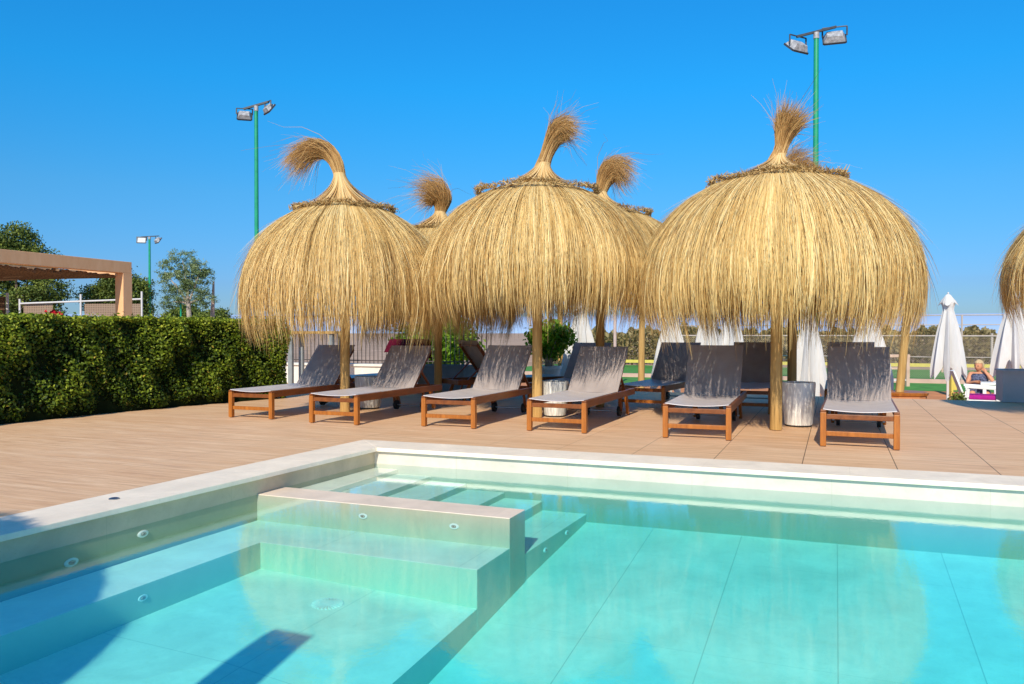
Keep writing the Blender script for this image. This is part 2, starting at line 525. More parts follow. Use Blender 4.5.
def mesh_mat(name, col, cell, wire, axes=(0, 2), diag=True):
    """woven wire: real holes through a procedural alpha"""
    m, t = mat(name)
    tc = t.n("ShaderNodeTexCoord")
    sx = t.n("ShaderNodeSeparateXYZ", ins={0: tc.outputs["Object"]})
    A, B = sx.outputs[axes[0]], sx.outputs[axes[1]]
    if diag:
        u = t.math('ADD', A, B); w = t.math('SUBTRACT', A, B)
    else:
        u, w = A, B
    a = t.math('LESS_THAN', t.math('FRACT', t.math('DIVIDE', t.math('ADD', u, 100.0), cell)), wire)
    b = t.math('LESS_THAN', t.math('FRACT', t.math('DIVIDE', t.math('ADD', w, 100.0), cell)), wire)
    k = t.math('MAXIMUM', a, b)
    p = t.pbr(col, 0.6, 0.3)
    tr = t.n("ShaderNodeBsdfTransparent")
    mx = t.n("ShaderNodeMixShader"); t.l(k, mx.inputs[0]); t.l(tr.outputs[0], mx.inputs[1]); t.l(p, mx.inputs[2])
    t.done(mx.outputs[0])
    return m


M_CHAIN = mesh_mat("chain_link", (0.34, 0.27, 0.22), 0.07, 0.11)
M_BROWNNET = mesh_mat("brown_windbreak_net", (0.30, 0.20, 0.14), 0.05, 0.62, diag=False)
M_REED = simple("reed_matting", (0.20, 0.12, 0.07), 0.9, 0.05, 0.5, 20, 0.5, stretch=(1, 6, 1))

# ------------------------------------------------------------------ world + sun
SUN_EL, SUN_AZ = RAD(35), RAD(-8)     # light travels towards +Y, 8 degrees towards -X
w = bpy.data.worlds.new("World")
scene.world = w
w.use_nodes = True
nt = w.node_tree
nt.nodes.clear()
wo = nt.nodes.new("ShaderNodeOutputWorld")
bg = nt.nodes.new("ShaderNodeBackground")
sky = nt.nodes.new("ShaderNodeTexSky")
sky.sky_type = 'NISHITA'
sky.sun_disc = False
sky.sun_elevation = SUN_EL
sky.sun_rotation = RAD(172)
sky.altitude = 0
sky.air_density = 1.0
sky.dust_density = 0.3
sky.ozone_density = 3.0
hs = nt.nodes.new("ShaderNodeHueSaturation")
hs.inputs["Hue"].default_value = 0.49
hs.inputs["Saturation"].default_value = 1.28
hs.inputs["Value"].default_value = 1.0
nt.links.new(sky.outputs[0], hs.inputs["Color"])
tcw = nt.nodes.new("ShaderNodeTexCoord")
sxw = nt.nodes.new("ShaderNodeSeparateXYZ")
nt.links.new(tcw.outputs["Generated"], sxw.inputs[0])
rw = nt.nodes.new("ShaderNodeValToRGB")
rw.color_ramp.elements[0].position = 0.0; rw.color_ramp.elements[0].color = (0.20, 0.31, 0.54, 1)
rw.color_ramp.elements[1].position = 1.0; rw.color_ramp.elements[1].color = (0.58, 0.80, 0.84, 1)
for p_, c_ in ((0.06, (0.20, 0.325, 0.56)), (0.165, (0.225, 0.475, 0.645)), (0.29, (0.125, 0.65, 0.86)), (0.38, (0.14, 0.69, 0.93)), (0.6, (0.30, 0.68, 0.86))):
    e_ = rw.color_ramp.elements.new(p_); e_.color = (*c_, 1)
nt.links.new(sxw.outputs[2], rw.inputs[0])
mw = nt.nodes.new("ShaderNodeMix"); mw.data_type = 'RGBA'; mw.blend_type = 'MULTIPLY'; mw.inputs[0].default_value = 1.0
nt.links.new(hs.outputs[0], mw.inputs[6]); nt.links.new(rw.outputs[0], mw.inputs[7])
nt.links.new(mw.outputs[2], bg.inputs[0])
bg.inputs[1].default_value = 0.13 * 1.55
nt.links.new(bg.outputs[0], wo.inputs[0])

sl = bpy.data.lights.new("sun", 'SUN')
sl.energy = 5.0
sl.angle = RAD(0.5)
sl.color = (1.0, 0.91, 0.75)
so = bpy.data.objects.new("sun", sl)
COL.objects.link(so)
ld = Vector((math.sin(SUN_AZ) * math.cos(SUN_EL), math.cos(SUN_AZ) * math.cos(SUN_EL), -math.sin(SUN_EL)))
so.rotation_euler = ld.to_track_quat('-Z', 'Y').to_euler()
so.location = (0, -10, 12)

scene.view_settings.view_transform = 'Standard'
scene.view_settings.look = 'None'
scene.view_settings.exposure = 0
scene.cycles.transparent_max_bounces = 24
scene.cycles.max_bounces = 8
scene.cycles.use_denoising = True

# ------------------------------------------------------------------ setting: deck, coping, pool
def xo(y): return -4.10 + (y - 6.41) * 0.03        # outer edge of the side coping
def yo(x): return 6.39 + 0.017 * (x + 4.1)         # outer edge of the far coping


YN, XR = 0.55, 6.5       # near and right outer edges of the pool surround
CW = 0.41                # coping width
cnr_o = (xo(6.39), yo(-4.1))
DX0, DX1, DY0, DY1 = -13.0, 10.0, -7.0, 13.55
DT = 0.05
def slab(name, polys, z0, z1, m, kind="structure"):
    b = MB()
    for p in polys: b.prism(p, z0, z1)
    o = b.build(name, m)
    o["kind"] = kind
    return o


e = 0.002
deck = slab("deck", [
    [(DX0, DY0), (xo(DY0), DY0), cnr_o, (cnr_o[0], DY1), (DX0, DY1)],
    [cnr_o, (XR, yo(XR)), (XR, DY1), (cnr_o[0], DY1)],
    [(XR, YN), (DX1, YN), (DX1, DY1), (XR, DY1)],
    [(xo(DY0), DY0), (DX1, DY0), (DX1, YN), (xo(YN), YN)],
], -0.9, -0.006, M_DECK)

ci = lambda o: o
inner_c = (cnr_o[0] + CW - 0.012, cnr_o[1] - CW)
inner_r = (XR - CW, yo(XR - CW) - CW)
inner_n = (xo(YN) + CW - 0.012, YN + CW)
inner_nr = (XR - CW, YN + CW)
b = MB()
b.prism([cnr_o, inner_c, inner_r, (XR, yo(XR))][::-1], -0.034, 0.0)
b.prism([(xo(YN), YN), inner_n, inner_c, cnr_o], -0.034, 0.0)
b.prism([(xo(YN), YN), (XR, YN), inner_nr, inner_n], -0.034, 0.0)
b.prism([inner_nr, (XR, YN), (XR, yo(XR)), inner_r], -0.034, 0.0)
cop = b.build("pool_coping", M_COPING, bevel=0.005)
cop["kind"] = "structure"

# walls (set back 25 mm below the lip)
o_ = 0.036
wl = lambda y: xo(y) + CW - 0.012 - o_          # side wall plane
wb = lambda x: yo(x) - CW + o_                  # far wall plane
ZB = -1.35
WT = 0.20
def wall(name, p0, p1, out, m):
    q0 = (p0[0] + out[0] * WT, p0[1] + out[1] * WT); q1 = (p1[0] + out[0] * WT, p1[1] + out[1] * WT)
    o = MB().prism([p0, p1, q1, q0], ZB, -0.036).build(name, m)
    o["kind"] = "structure"
    return o


A = (wl(6.0), wb(-3.7)); Bp = (XR - CW + o_, wb(XR - CW)); Cn = (XR - CW + o_, YN + CW - o_); Dn = (wl(YN + CW), YN + CW - o_)
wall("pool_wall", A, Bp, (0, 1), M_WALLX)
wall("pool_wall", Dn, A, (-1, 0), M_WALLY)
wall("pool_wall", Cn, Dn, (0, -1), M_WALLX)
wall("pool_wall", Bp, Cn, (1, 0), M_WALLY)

WZ = -0.146
XD = -1.86
def poly(name, vs, fs, m):
    o = MB().add(vs, fs).build(name, m)
    o["kind"] = "structure"
    return o


# main pool floor slopes gently towards the near end
def zf(y): return -0.50 - 0.093 * (6.05 - y)
yn0 = YN + CW - 0.06
poly("pool_floor", [(XD - 0.3, yn0, zf(yn0)), (XR - 0.3, yn0, zf(yn0)), (XR - 0.3, 6.2, zf(6.2)), (XD - 0.3, 6.2, zf(6.2))], [(0, 1, 2, 3)], M_BASIN)
# raised spa floor with a drop on its right
yj = 4.10
zl, zr0, zr1 = -0.485, -0.55, -0.70
vs = [(wl(yn0) - 0.02, yn0, zl), (XD, yn0, zr1), (XD, yj, zr0), (wl(yj) - 0.02, yj, zl),
      (wl(yn0) - 0.02, yn0, ZB), (XD, yn0, ZB), (XD, yj, ZB), (wl(yj) - 0.02, yj, ZB)]
poly("spa_floor", vs, [(0, 1, 2, 3), (1, 5, 6, 2), (0, 3, 7, 4)], M_SPA)
# seat bench: along the divider and along the side wall
def prism_struct(name, pl, z0, z1, m, bevel=0.006):
    o = MB().prism(pl, z0, z1).build(name, m, bevel=bevel)
    o["kind"] = "structure"
    return o


zs = -0.33
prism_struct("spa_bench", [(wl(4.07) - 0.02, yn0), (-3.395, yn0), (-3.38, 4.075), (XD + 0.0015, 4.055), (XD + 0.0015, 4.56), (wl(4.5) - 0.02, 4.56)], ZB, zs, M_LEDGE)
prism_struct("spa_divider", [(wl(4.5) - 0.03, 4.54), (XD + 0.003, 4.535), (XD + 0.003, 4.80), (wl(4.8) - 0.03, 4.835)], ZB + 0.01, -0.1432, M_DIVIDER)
# entry steps behind the divider, going down to the right
sx_ = [wl(5) - 0.02, -3.52, -3.20, -2.86, -2.52, -2.19, -1.80]
sz_ = [-0.185, -0.225, -0.265, -0.315, -0.36, -0.435]
for i in range(6):
    x1 = sx_[i + 1] if i < 5 else -1.82
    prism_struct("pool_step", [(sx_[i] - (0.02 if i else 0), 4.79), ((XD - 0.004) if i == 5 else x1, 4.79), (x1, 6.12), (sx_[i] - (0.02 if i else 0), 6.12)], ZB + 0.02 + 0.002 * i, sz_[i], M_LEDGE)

# water body: closed box, its sides lie inside the solid walls
b = MB()
b.prism([(wl(yn0) - 0.12, yn0 - 0.06), (XR - CW + 0.12, yn0 - 0.06), (XR - CW + 0.12, wb(XR) + 0.08), (wl(6.1) - 0.10, wb(-3.7) + 0.10)], ZB - 0.3, WZ)
wat = b.build("water", M_WATER)
wat["kind"] = "structure"
b = MB()
b.box((1, 3.2, ZB - 0.9), (14, 9, 0.5))
# ground beyond the deck
GZ = -0.65
G = 9000
b = MB()
def sheet(x0, x1, y0, y1, z): b.add([(x0, y0, z), (x1, y0, z), (x1, y1, z), (x0, y1, z)], [(0, 1, 2, 3)])
sheet(-G, G, DY1 - 0.02, G, GZ); sheet(-G, DX0 + .02, -G, DY1 - .02, GZ); sheet(DX1 - .02, G, -G, DY1 - .02, GZ); sheet(DX0 + .02, DX1 - .02, -G, DY0 + .02, GZ)
gr = b.build("ground", M_GROUND); gr["kind"] = "structure"

# hazy distant ridge
rng = np.random.default_rng(3)
vs, fs = [], []
n = 160
for i in range(n):
    a = RAD(-75) + RAD(150) * i / (n - 1) + YAW
    r = 4200
    h = 96 + 3 * math.sin(i * 0.21) + 2 * math.sin(i * 0.53 + 1) + rng.normal() * 0.4
    x, y = -math.sin(a) * r, math.cos(a) * r
    vs += [(x, y, GZ - 5), (x * 1.02, y * 1.02, h * 0.6), (x * 1.06, y * 1.06, h)]
for i in range(n - 1):
    for k in range(2): fs.append((3 * i + k, 3 * i + 3 + k, 3 * i + 4 + k, 3 * i + 1 + k))
o = MB().add(vs, fs).build("distant_hills", M_HILLS, smooth=True); o["kind"] = "structure"

# ------------------------------------------------------------------ pool fittings
def jet(name, label, c, nrm, r=0.042, group="round white pool jets"):
    """a white round fitting: flange, ring and dark nozzle"""
    o = empty(name, label, "pool jet", c, 0, group)
    nv = Vector(nrm); up = Vector((0, 0, 1)); sd = up.cross(nv).normalized()
    o.rotation_euler = Matrix((sd, up, nv)).transposed().to_euler()
    o.scale = (0.95, 0.52, 1.0)
    MB().lathe([(r, 0), (r, 0.004), (r * 0.85, 0.009), (r * 0.55, 0.009), (r * 0.5, 0.004)], 20).build("flange", M_PLASTIC, o, True)
    MB().lathe([(r * 0.44, 0.004), (r * 0.44, 0.012), (r * 0.2, 0.013), (r * 0.2, 0.005)], 16).build("nozzle", M_GALV, o, True)
    return o


jet("pool_jet", "white round jet high on the side wall, nearer the divider", (wl(3.54), 3.56, -0.198), (1, 0, 0))
jet("pool_jet", "white round jet high on the side wall, in the large shadow", (wl(3.07), 3.09, -0.245), (1, 0, 0), 0.046)
jet("pool_jet", "white round jet on the bench riser below the side seat", (-3.39, 3.15, -0.40), (1, 0, 0), 0.036)
jet("pool_jet", "white round jet on the divider face, left of its pair", (-2.914, 4.537, -0.222), (0, -1, 0), 0.036)
jet("pool_jet", "white round jet on the divider face, right of its pair", (-2.238, 4.536, -0.228), (0, -1, 0), 0.036)
jet("pool_jet", "white round jet on the lowest step riser, nearer one", (-1.853, 5.17, -0.50), (1, 0, 0), 0.034)
jet("pool_jet", "white round jet on the lowest step riser, farther one", (-1.839, 5.60, -0.478), (1, 0, 0), 0.034)

zd = -0.51
dr = empty("floor_drain", "white round slotted drain cover on the spa floor", "drain", (-2.64, 3.74, -0.533))
dr.rotation_euler = (0.02, 0.04, 0)
MB().lathe([(0.105, -0.02), (0.105, 0.004), (0.090, 0.010), (0.084, 0.008)], 36, cap=False).build("rim", M_PLASTIC, dr, True)
b = MB()
for k in range(24):
    a = 2 * math.pi * k / 24
    b.bar((0.035 * math.cos(a), 0.035 * math.sin(a), 0.012), (0.086 * math.cos(a), 0.086 * math.sin(a), 0.012), 0.009, 0.006)
b.lathe([(0.036, 0.008), (0.036, 0.015), (0.001, 0.016)], 24, cap=False)
b.build("grille", M_PLASTIC, dr)
MB().lathe([(0.085, -0.02), (0.085, 0.006)], 24).build("sump", M_DARKPLASTIC, dr)
vp = empty("valve_cap", "small dark oval valve cap set in the side coping", "valve cap", (-4.02, 3.53, 0.0))
MB().lathe([(0.030, -0.01), (0.030, 0.005), (0.022, 0.008), (0.018, 0.006)], 20).build("collar_ring", M_STEEL, vp, True)
MB().lathe([(0.018, 0.0), (0.018, 0.007), (0.002, 0.008)], 16).build("plug", simple("navy_plug", (0.03, 0.04, 0.09), 0.5), vp, True)

# ------------------------------------------------------------------ straw parasols
def prof_eval(prof, s):
    P = np.array(prof, float)
    seg = np.linalg.norm(np.diff(P, axis=0), axis=1)
    cs = np.concatenate([[0], np.cumsum(seg)])
    return np.interp(s, cs, P[:, 0]), np.interp(s, cs, P[:, 1])


def smooth_prof(prof, n=60):
    P = np.array(prof, float)
    t = np.linspace(0, len(P) - 1, n)
    out = []
    for u in t:
        i = min(int(u), len(P) - 2); f = u - i
        p0, p1, p2, p3 = P[max(i - 1, 0)], P[i], P[i + 1], P[min(i + 2, len(P) - 1)]
        out.append(0.5 * ((2 * p1) + (-p0 + p2) * f + (2 * p0 - 5 * p1 + 4 * p2 - p3) * f * f + (-p0 + 3 * p1 - 3 * p2 + p3) * f ** 3))
    return np.array(out)


def canopy_mesh(prof, seed, N=19000, zlow=None, ragged=0.10):
    rng = np.random.default_rng(seed)
    P = smooth_prof(prof)
    L = np.sum(np.linalg.norm(np.diff(P, axis=0), axis=1))
    K = 8
    th0 = rng.uniform(0, 2 * math.pi, N)
    nc = 120
    cl = np.sort(rng.uniform(0, 2 * math.pi, nc))
    clen = rng.normal(0, 1, nc)
    ctone = rng.normal(0, 1, nc)
    d = (th0[:, None] - cl[None, :] + math.pi) % (2 * math.pi) - math.pi
    ic = np.argmin(np.abs(d), axis=1)
    dcl = d[np.arange(N), ic]
    # large scale waviness of the hem
    wav = 0.06 * np.sin(3 * th0 + seed) + 0.05 * np.sin(7 * th0 + 2 * seed) + 0.04 * np.sin(13 * th0 + seed * 3)
    hem = L - 0.07 + wav + ragged * clen[ic] * 0.8
    hem = hem - np.abs(rng.normal(0, 0.20, N)) + (rng.random(N) < 0.10) * rng.uniform(0.0, 0.22, N)
    s0 = np.where(rng.random(N) < 0.45, rng.uniform(0, 0.12 * L, N), rng.uniform(0.02 * L, 0.62 * L, N))
    ln = rng.uniform(0.55, 1.15, N)
    s1 = np.minimum(s0 + ln, hem)
    s1 = np.maximum(s1, s0 + 0.2)
    t = np.linspace(0, 1, K)
    s = s0[:, None] + (s1 - s0)[:, None] * t[None, :]
    seg = np.concatenate([[0], np.cumsum(np.linalg.norm(np.diff(P, axis=0), axis=1))])
    r = np.interp(s, seg, P[:, 0]); z = np.interp(s, seg, P[:, 1])
    over = np.maximum(s - L, 0); z = z - over
    depth = rng.random(N)
    fly = (rng.random(N) < 0.07)
    off = -0.045 * depth[:, None] + 0.012 + 0.028 * t[None, :] * rng.random(N)[:, None]
    hang = np.clip((s - 0.55 * L) / (0.45 * L), 0, 1)
    off = off + rng.normal(0, 0.028, N)[:, None] * hang + fly[:, None] * (t[None, :] ** 2) * rng.uniform(0.02, 0.15, N)[:, None]
    off = off - hang ** 2 * rng.uniform(0, 0.10, N)[:, None]
    th = th0[:, None] - dcl[:, None] * 0.45 * hang ** 2 + rng.normal(0, 0.018, N)[:, None] * t[None, :]
    th = th + rng.normal(0, 0.020, N)[:, None] * hang * t[None, :]
    th = th + (rng.uniform(0, 0.016, N)[:, None] * np.sin(t[None, :] * rng.uniform(3, 9, N)[:, None] + rng.uniform(0, 6.3, N)[:, None]))
    R = r + off
    Pn = np.stack([R * np.cos(th), R * np.sin(th), z], -1)
    Pn[..., 2] += rng.normal(0, 0.006, (N, 1))
    tang = np.stack([-np.sin(th), np.cos(th), np.zeros_like(th)], -1)
    rad = np.stack([np.cos(th), np.sin(th), np.zeros_like(th)], -1)
    roll = rng.uniform(-0.8, 0.8, N)[:, None, None]
    S = tang * np.cos(roll) + rad * np.sin(roll)
    wd = rng.uniform(0.0017, 0.0036, N)[:, None] * np.interp(t, [0, 0.15, 0.7, 1], [0.8, 1, 0.85, 0.25])[None, :]
    lf = np.zeros(N)
    for _ in range(14):
        lf += np.sin(rng.integers(5, 60) * th0 + rng.uniform(0, 6.3)) * 0.26
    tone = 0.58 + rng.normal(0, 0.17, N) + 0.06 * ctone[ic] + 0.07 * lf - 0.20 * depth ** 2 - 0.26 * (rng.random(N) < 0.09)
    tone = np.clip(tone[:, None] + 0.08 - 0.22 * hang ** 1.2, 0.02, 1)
    parts = [ribbons(Pn, wd, S, tone)]
    # inner hanging layer, sparser, seen from below
    return join_np(parts)


def lining_obj(prof, parent):
    P = smooth_prof(prof, 26)
    keep = [(float(r) - 0.055, float(z) - 0.03) for r, z in P if True]
    zmin = P[:, 1].min() + 0.62 * (P[:, 1].max() - P[:, 1].min())
    keep = [(r, z) for r, z in keep if z > zmin]
    top = keep[0]
    prof2 = [(0.03, top[1] + 0.08), (0.2, top[1] + 0.04)] + keep
    vs, fs = [], []
    n = 64
    for r, z in prof2:
        for k in range(n):
            a = 2 * math.pi * k / n
            vs.append((r * math.cos(a), r * math.sin(a), z))
    for i in range(len(prof2) - 1):
        for k in range(n):
            p, q = i * n + k, i * n + (k + 1) % n
            fs.append((p, q, q + n, p + n))
    o = MB().add(vs, fs).build("canopy_lining", M_LINING, parent, True)
    return o


def tuft_mesh(base_z, path, r_base, spread, seed, N=1900, curl=0.25, droop=0.0, neck_n=800):
    """path: list of (sideways, forward, up) offsets from the dome apex; spread: radius at each point"""
    rng = np.random.default_rng(seed)
    Rv = np.array([math.cos(YAW), math.sin(YAW), 0.0]); Fv = np.array([-math.sin(YAW), math.cos(YAW), 0.0])
    pts = np.array([Rv * a + Fv * b + np.array([0, 0, base_z + c]) for a, b, c in path])
    K = 10
    u = np.linspace(0, 1, K)
    def curve(t):
        x = t * (len(pts) - 1)
        i = np.minimum(x.astype(int), len(pts) - 2); f = (x - i)[..., None]
        p0, p1, p2, p3 = pts[np.maximum(i - 1, 0)], pts[i], pts[i + 1], pts[np.minimum(i + 2, len(pts) - 1)]
        return 0.5 * (2 * p1 + (-p0 + p2) * f + (2 * p0 - 5 * p1 + 4 * p2 - p3) * f ** 2 + (-p0 + 3 * p1 - 3 * p2 + p3) * f ** 3)
    parts = []
    # strands
    t1 = np.clip(rng.uniform(0.55, 1.08, N), 0.45, 1.0)
    t0 = np.where(rng.random(N) < 0.35, 0.0, rng.uniform(0.0, 0.35, N))
    tt = t0[:, None] + (t1 - t0)[:, None] * u[None, :]
    Cc = curve(tt)
    eps = 1e-3
    Dv = curve(np.minimum(tt + eps, 1.0)) - curve(np.maximum(tt - eps, 0.0))
    Dv /= np.linalg.norm(Dv, axis=-1, keepdims=True) + 1e-9
    A1 = np.cross(Dv, np.array([0.3, 0.9, 0.1])); A1 /= np.linalg.norm(A1, axis=-1, keepdims=True)
    A2 = np.cross(Dv, A1)
    ph = rng.uniform(0, 2 * math.pi, N)[:, None]
    rr = np.sqrt(rng.random(N))[:, None]
    spr = np.interp(tt, np.linspace(0, 1, len(spread)), spread)
    wob = rng.normal(0, 0.35, N)[:, None] * tt ** 2
    off = A1 * (np.cos(ph + wob) * rr * spr)[..., None] + A2 * (np.sin(ph + wob) * rr * spr)[..., None]
    jit = (rng.normal(0, curl, (N, 3)) * rng.choice([0.6, 1.0, 2.2], (N, 1), p=[.6, .3, .1]))[:, None, :] * (np.maximum(tt - 0.45, 0) ** 2)[..., None]
    Pn = Cc + off + jit
    Pn[..., 2] -= droop * rng.random(N)[:, None] * np.maximum(tt - 0.5, 0) ** 2
    V = np.gradient(Pn, axis=1)
    S = np.cross(V, np.array([-math.sin(YAW), math.cos(YAW), 0.2]) + rng.normal(0, 0.3, (N, 1, 3)))
    S /= np.linalg.norm(S, axis=-1, keepdims=True) + 1e-9
    wd = rng.uniform(0.0017, 0.0034, N)[:, None] * np.interp(u, [0, 0.6, 1], [1, 0.9, 0.25])[None, :]
    tone = np.clip(0.62 + rng.normal(0, 0.2, N), 0.02, 1)[:, None] - 0.30 * np.interp(tt, [0.15, 0.55, 1.0], [0, 1, 0.75])
    parts.append(ribbons(Pn, wd, S, np.clip(tone, 0.02, 1)))
    # skirt of the neck spreading onto the dome
    M = neck_n
    ph = rng.uniform(0, 2 * math.pi, M)
    v = np.linspace(0, 1, K)
    zb = rng.uniform(-0.10, 0.02, M)[:, None]
    neck_t = 0.30
    tip = curve(np.full(M, neck_t))
    rb = (r_base * rng.uniform(0.75, 1.12, M))[:, None]
    rn = np.interp(neck_t, np.linspace(0, 1, len(spread)), spread)
    shape = (1 - v[None, :]) ** 1.9
    rad = rn + (rb - rn) * shape
    cx = np.stack([pts[0, 0] + (tip[:, 0:1] - pts[0, 0]) * v, pts[0, 1] + (tip[:, 1:2] - pts[0, 1]) * v], -1)
    z = base_z + zb * (1 - v) + (tip[:, 2:3] - base_z) * v
    Pn = np.stack([cx[..., 0] + rad * np.cos(ph)[:, None], cx[..., 1] + rad * np.sin(ph)[:, None], z], -1)
    S = np.stack([-np.sin(ph), np.cos(ph), np.zeros(M)], -1)[:, None, :].repeat(K, 1)
    wd = rng.uniform(0.004, 0.008, M)[:, None] * np.ones((1, K))
    tone = np.clip(0.85 + rng.normal(0, 0.15, M), 0, 1)
    parts.append(ribbons(Pn, wd, S, tone))
    return join_np(parts)


def collar_mesh(r, z, seed, N=1500):
    rng = np.random.default_rng(seed)
    th = rng.uniform(0, 2 * math.pi, N)
    K = 3
    rr = r + rng.normal(0, 0.024, N)
    zz = z + rng.normal(0, 0.015, N) + 0.014 * np.sin(5 * th + seed)
    c = np.stack([rr * np.cos(th), rr * np.sin(th), zz], -1)
    rad = np.stack([np.cos(th), np.sin(th), np.zeros(N)], -1)
    tan = np.stack([-np.sin(th), np.cos(th), np.zeros(N)], -1)
    dirv = rad * rng.normal(0.25, 0.45, N)[:, None] + tan * rng.normal(0, 0.75, N)[:, None] + np.array([0, 0, 1.0]) * rng.normal(0.30, 0.35, N)[:, None]
    dirv /= np.linalg.norm(dirv, axis=1, keepdims=True)
    ln = rng.uniform(0.035, 0.085, N)
    t = np.linspace(-0.5, 0.7, K)
    Pn = c[:, None, :] + dirv[:, None, :] * (ln[:, None] * t[None, :])[..., None]
    S = np.cross(dirv, rng.normal(size=(N, 3))); S /= np.linalg.norm(S, axis=1, keepdims=True)
    S = S[:, None, :].repeat(K, 1)
    wd = rng.uniform(0.003, 0.006, N)[:, None] * np.array([[1, 1, 0.3]])
    return ribbons(Pn, wd, S, np.clip(0.45 + rng.normal(0, 0.22, N), 0, 1))


def scaled(prof, rs, z_top, z_hem):
    """unit dome profile -> real one"""
    return [(r * rs, z_hem + (z_top - z_hem) * z) for r, z in prof]


UNIT = [(0.30, 1.05), (0.46, 1.0), (0.69, 0.885), (0.86, 0.735), (0.965, 0.56), (1.0, 0.38), (0.985, 0.20), (0.945, 0.05), (0.925, -0.05)]


def straw_parasol(label, loc, R, zt, zh, seed, tuft, N=19000, mesh_from=None, group="straw parasols in the front row", rib=True, lean=0.0, collar_r=None):
    root = empty("straw_parasol", label, "straw parasol", (loc[0], loc[1], 0.0), 0, group)
    prof = scaled(UNIT, R, zt, zh)
    if mesh_from is not None:
        can = link("canopy", mesh_from["can"], None, root)
        lin = link("canopy_lining", mesh_from["lin"], None, root)
        col = link("collar", mesh_from["col"], None, root)
        s = R / mesh_from["R"]
        for o in (can, lin, col):
            o.scale = (s, s, zt / mesh_from["zt"]); o.rotation_euler = (0, 0, seed * 1.3)
        got = mesh_from
    else:
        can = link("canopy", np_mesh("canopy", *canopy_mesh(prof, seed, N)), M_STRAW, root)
        lin = lining_obj(prof, root)
        rc = collar_r or 0.50 * R
        col = link("collar", np_mesh("collar", *collar_mesh(rc, zt + 0.035, seed + 50)), M_COLLAR, root)
        got = dict(can=can.data, lin=lin.data, col=col.data, R=R, zt=zt)
    if tuft: link("tuft", np_mesh("tuft", *tuft_mesh(zt + 0.10, seed=seed + 9, **tuft)), M_TUFT, root)
    MB().tube([(0, 0, 0.0), (0.004, 0.0, 1.2), (lean, 0, zt + 0.10)], [0.062, 0.058, 0.053], 14).build("pole", M_POLE, root, True)
    if rib:
        for k in range(8):
            a = 2 * math.pi * k / 8 + 0.2
            c, s_ = math.cos(a), math.sin(a)
            MB().tube([(0.05 * c, 0.05 * s_, zt + 0.0), (0.62 * R * c, 0.62 * R * s_, zh + 0.80 * (zt - zh)), (0.88 * R * c, 0.88 * R * s_, zh + 0.48 * (zt - zh))], [0.024, 0.02, 0.016], 6).build("rib", M_POLE, root, True)
    return root, got


U1, g1 = straw_parasol("straw parasol with topknot swept far left, beside the hedge", (-5.746, 8.53), 1.245, 2.52, 0.84, 1,
                       dict(path=[(0, 0, 0), (-0.04, 0, 0.26), (-0.10, 0, 0.52), (-0.24, 0, 0.68), (-0.46, 0, 0.70), (-0.68, 0, 0.52)], r_base=0.45, spread=[0.12, 0.065, 0.085, 0.11, 0.13, 0.15], curl=0.30, droop=0.6), collar_r=0.60)
U2, g2 = straw_parasol("straw parasol with tall topknot leaning right, in the middle of the front row", (-3.286, 8.883), 1.33, 2.64, 1.06, 2,
                       dict(path=[(0, 0, 0), (0.05, 0, 0.19), (0.11, 0, 0.36), (0.19, 0, 0.55), (0.31, 0, 0.70), (0.44, 0, 0.70)], r_base=0.42, spread=[0.14, 0.095, 0.075, 0.10, 0.14, 0.16], curl=0.34, droop=0.35), collar_r=0.70)
U3, g3 = straw_parasol("largest straw parasol with upright tufted topknot, right of the front row", (-0.565, 8.662), 1.365, 2.53, 0.90, 3,
                       dict(path=[(-0.03, 0, 0), (0.0, 0, 0.16), (0.04, 0, 0.27), (0.08, 0, 0.42), (0.13, 0, 0.56), (0.19, 0, 0.66)], r_base=0.40, spread=[0.15, 0.080, 0.060, 0.10, 0.14, 0.17], curl=0.26, droop=0.08), N=22000, collar_r=0.65)
GB = "straw parasols in the back row"
straw_parasol("straw parasol behind, bushy topknot blown left between the first two domes", at(438, 11.9), 1.15, 2.50, 1.0, 4,
              dict(path=[(0, 0, 0), (0.02, 0, 0.15), (0.05, 0, 0.27), (0.04, 0, 0.40), (-0.10, 0, 0.52), (-0.30, 0, 0.50)], r_base=0.35, spread=[0.14, 0.070, 0.10, 0.18, 0.22, 0.24], curl=0.42, droop=0.25), mesh_from=g1, group=GB, rib=False)
straw_parasol("straw parasol behind, split topknot showing over the middle dome", at(600, 10.8), 1.25, 2.58, 1.05, 5,
              dict(path=[(0, 0, 0), (0.0, 0, 0.16), (0.03, 0, 0.30), (0.10, 0, 0.46), (0.22, 0, 0.58), (0.40, 0, 0.50)], r_base=0.35, spread=[0.13, 0.07, 0.09, 0.14, 0.17, 0.20], curl=0.30, droop=0.9), mesh_from=g2, group=GB, rib=False)
straw_parasol("straw parasol behind, low brown topknot just over the largest dome", at(792, 10.6), 1.25, 2.62, 1.0, 6,
              dict(path=[(0.02, 0, 0), (0.04, 0, 0.16), (0.08, 0, 0.28), (0.12, 0, 0.40), (0.14, 0, 0.50), (0.18, 0, 0.52)], r_base=0.35, spread=[0.16, 0.12, 0.14, 0.22, 0.28, 0.30], curl=0.3, droop=0.2), mesh_from=g3, group=GB, rib=False)
straw_parasol("straw parasol cut off by the right frame edge above the grey planter", (3.14, 10.9), 1.30, 2.55, 1.1, 8,
              dict(path=[(0, 0, 0), (0.02, 0, 0.24), (0.05, 0, 0.44), (0.1, 0, 0.62), (0.16, 0, 0.78), (0.2, 0, 0.9)], r_base=0.42, spread=[0.14, 0.09, 0.09, 0.14, 0.17, 0.17]), mesh_from=g2, group="straw parasols at the frame edge", rib=False)

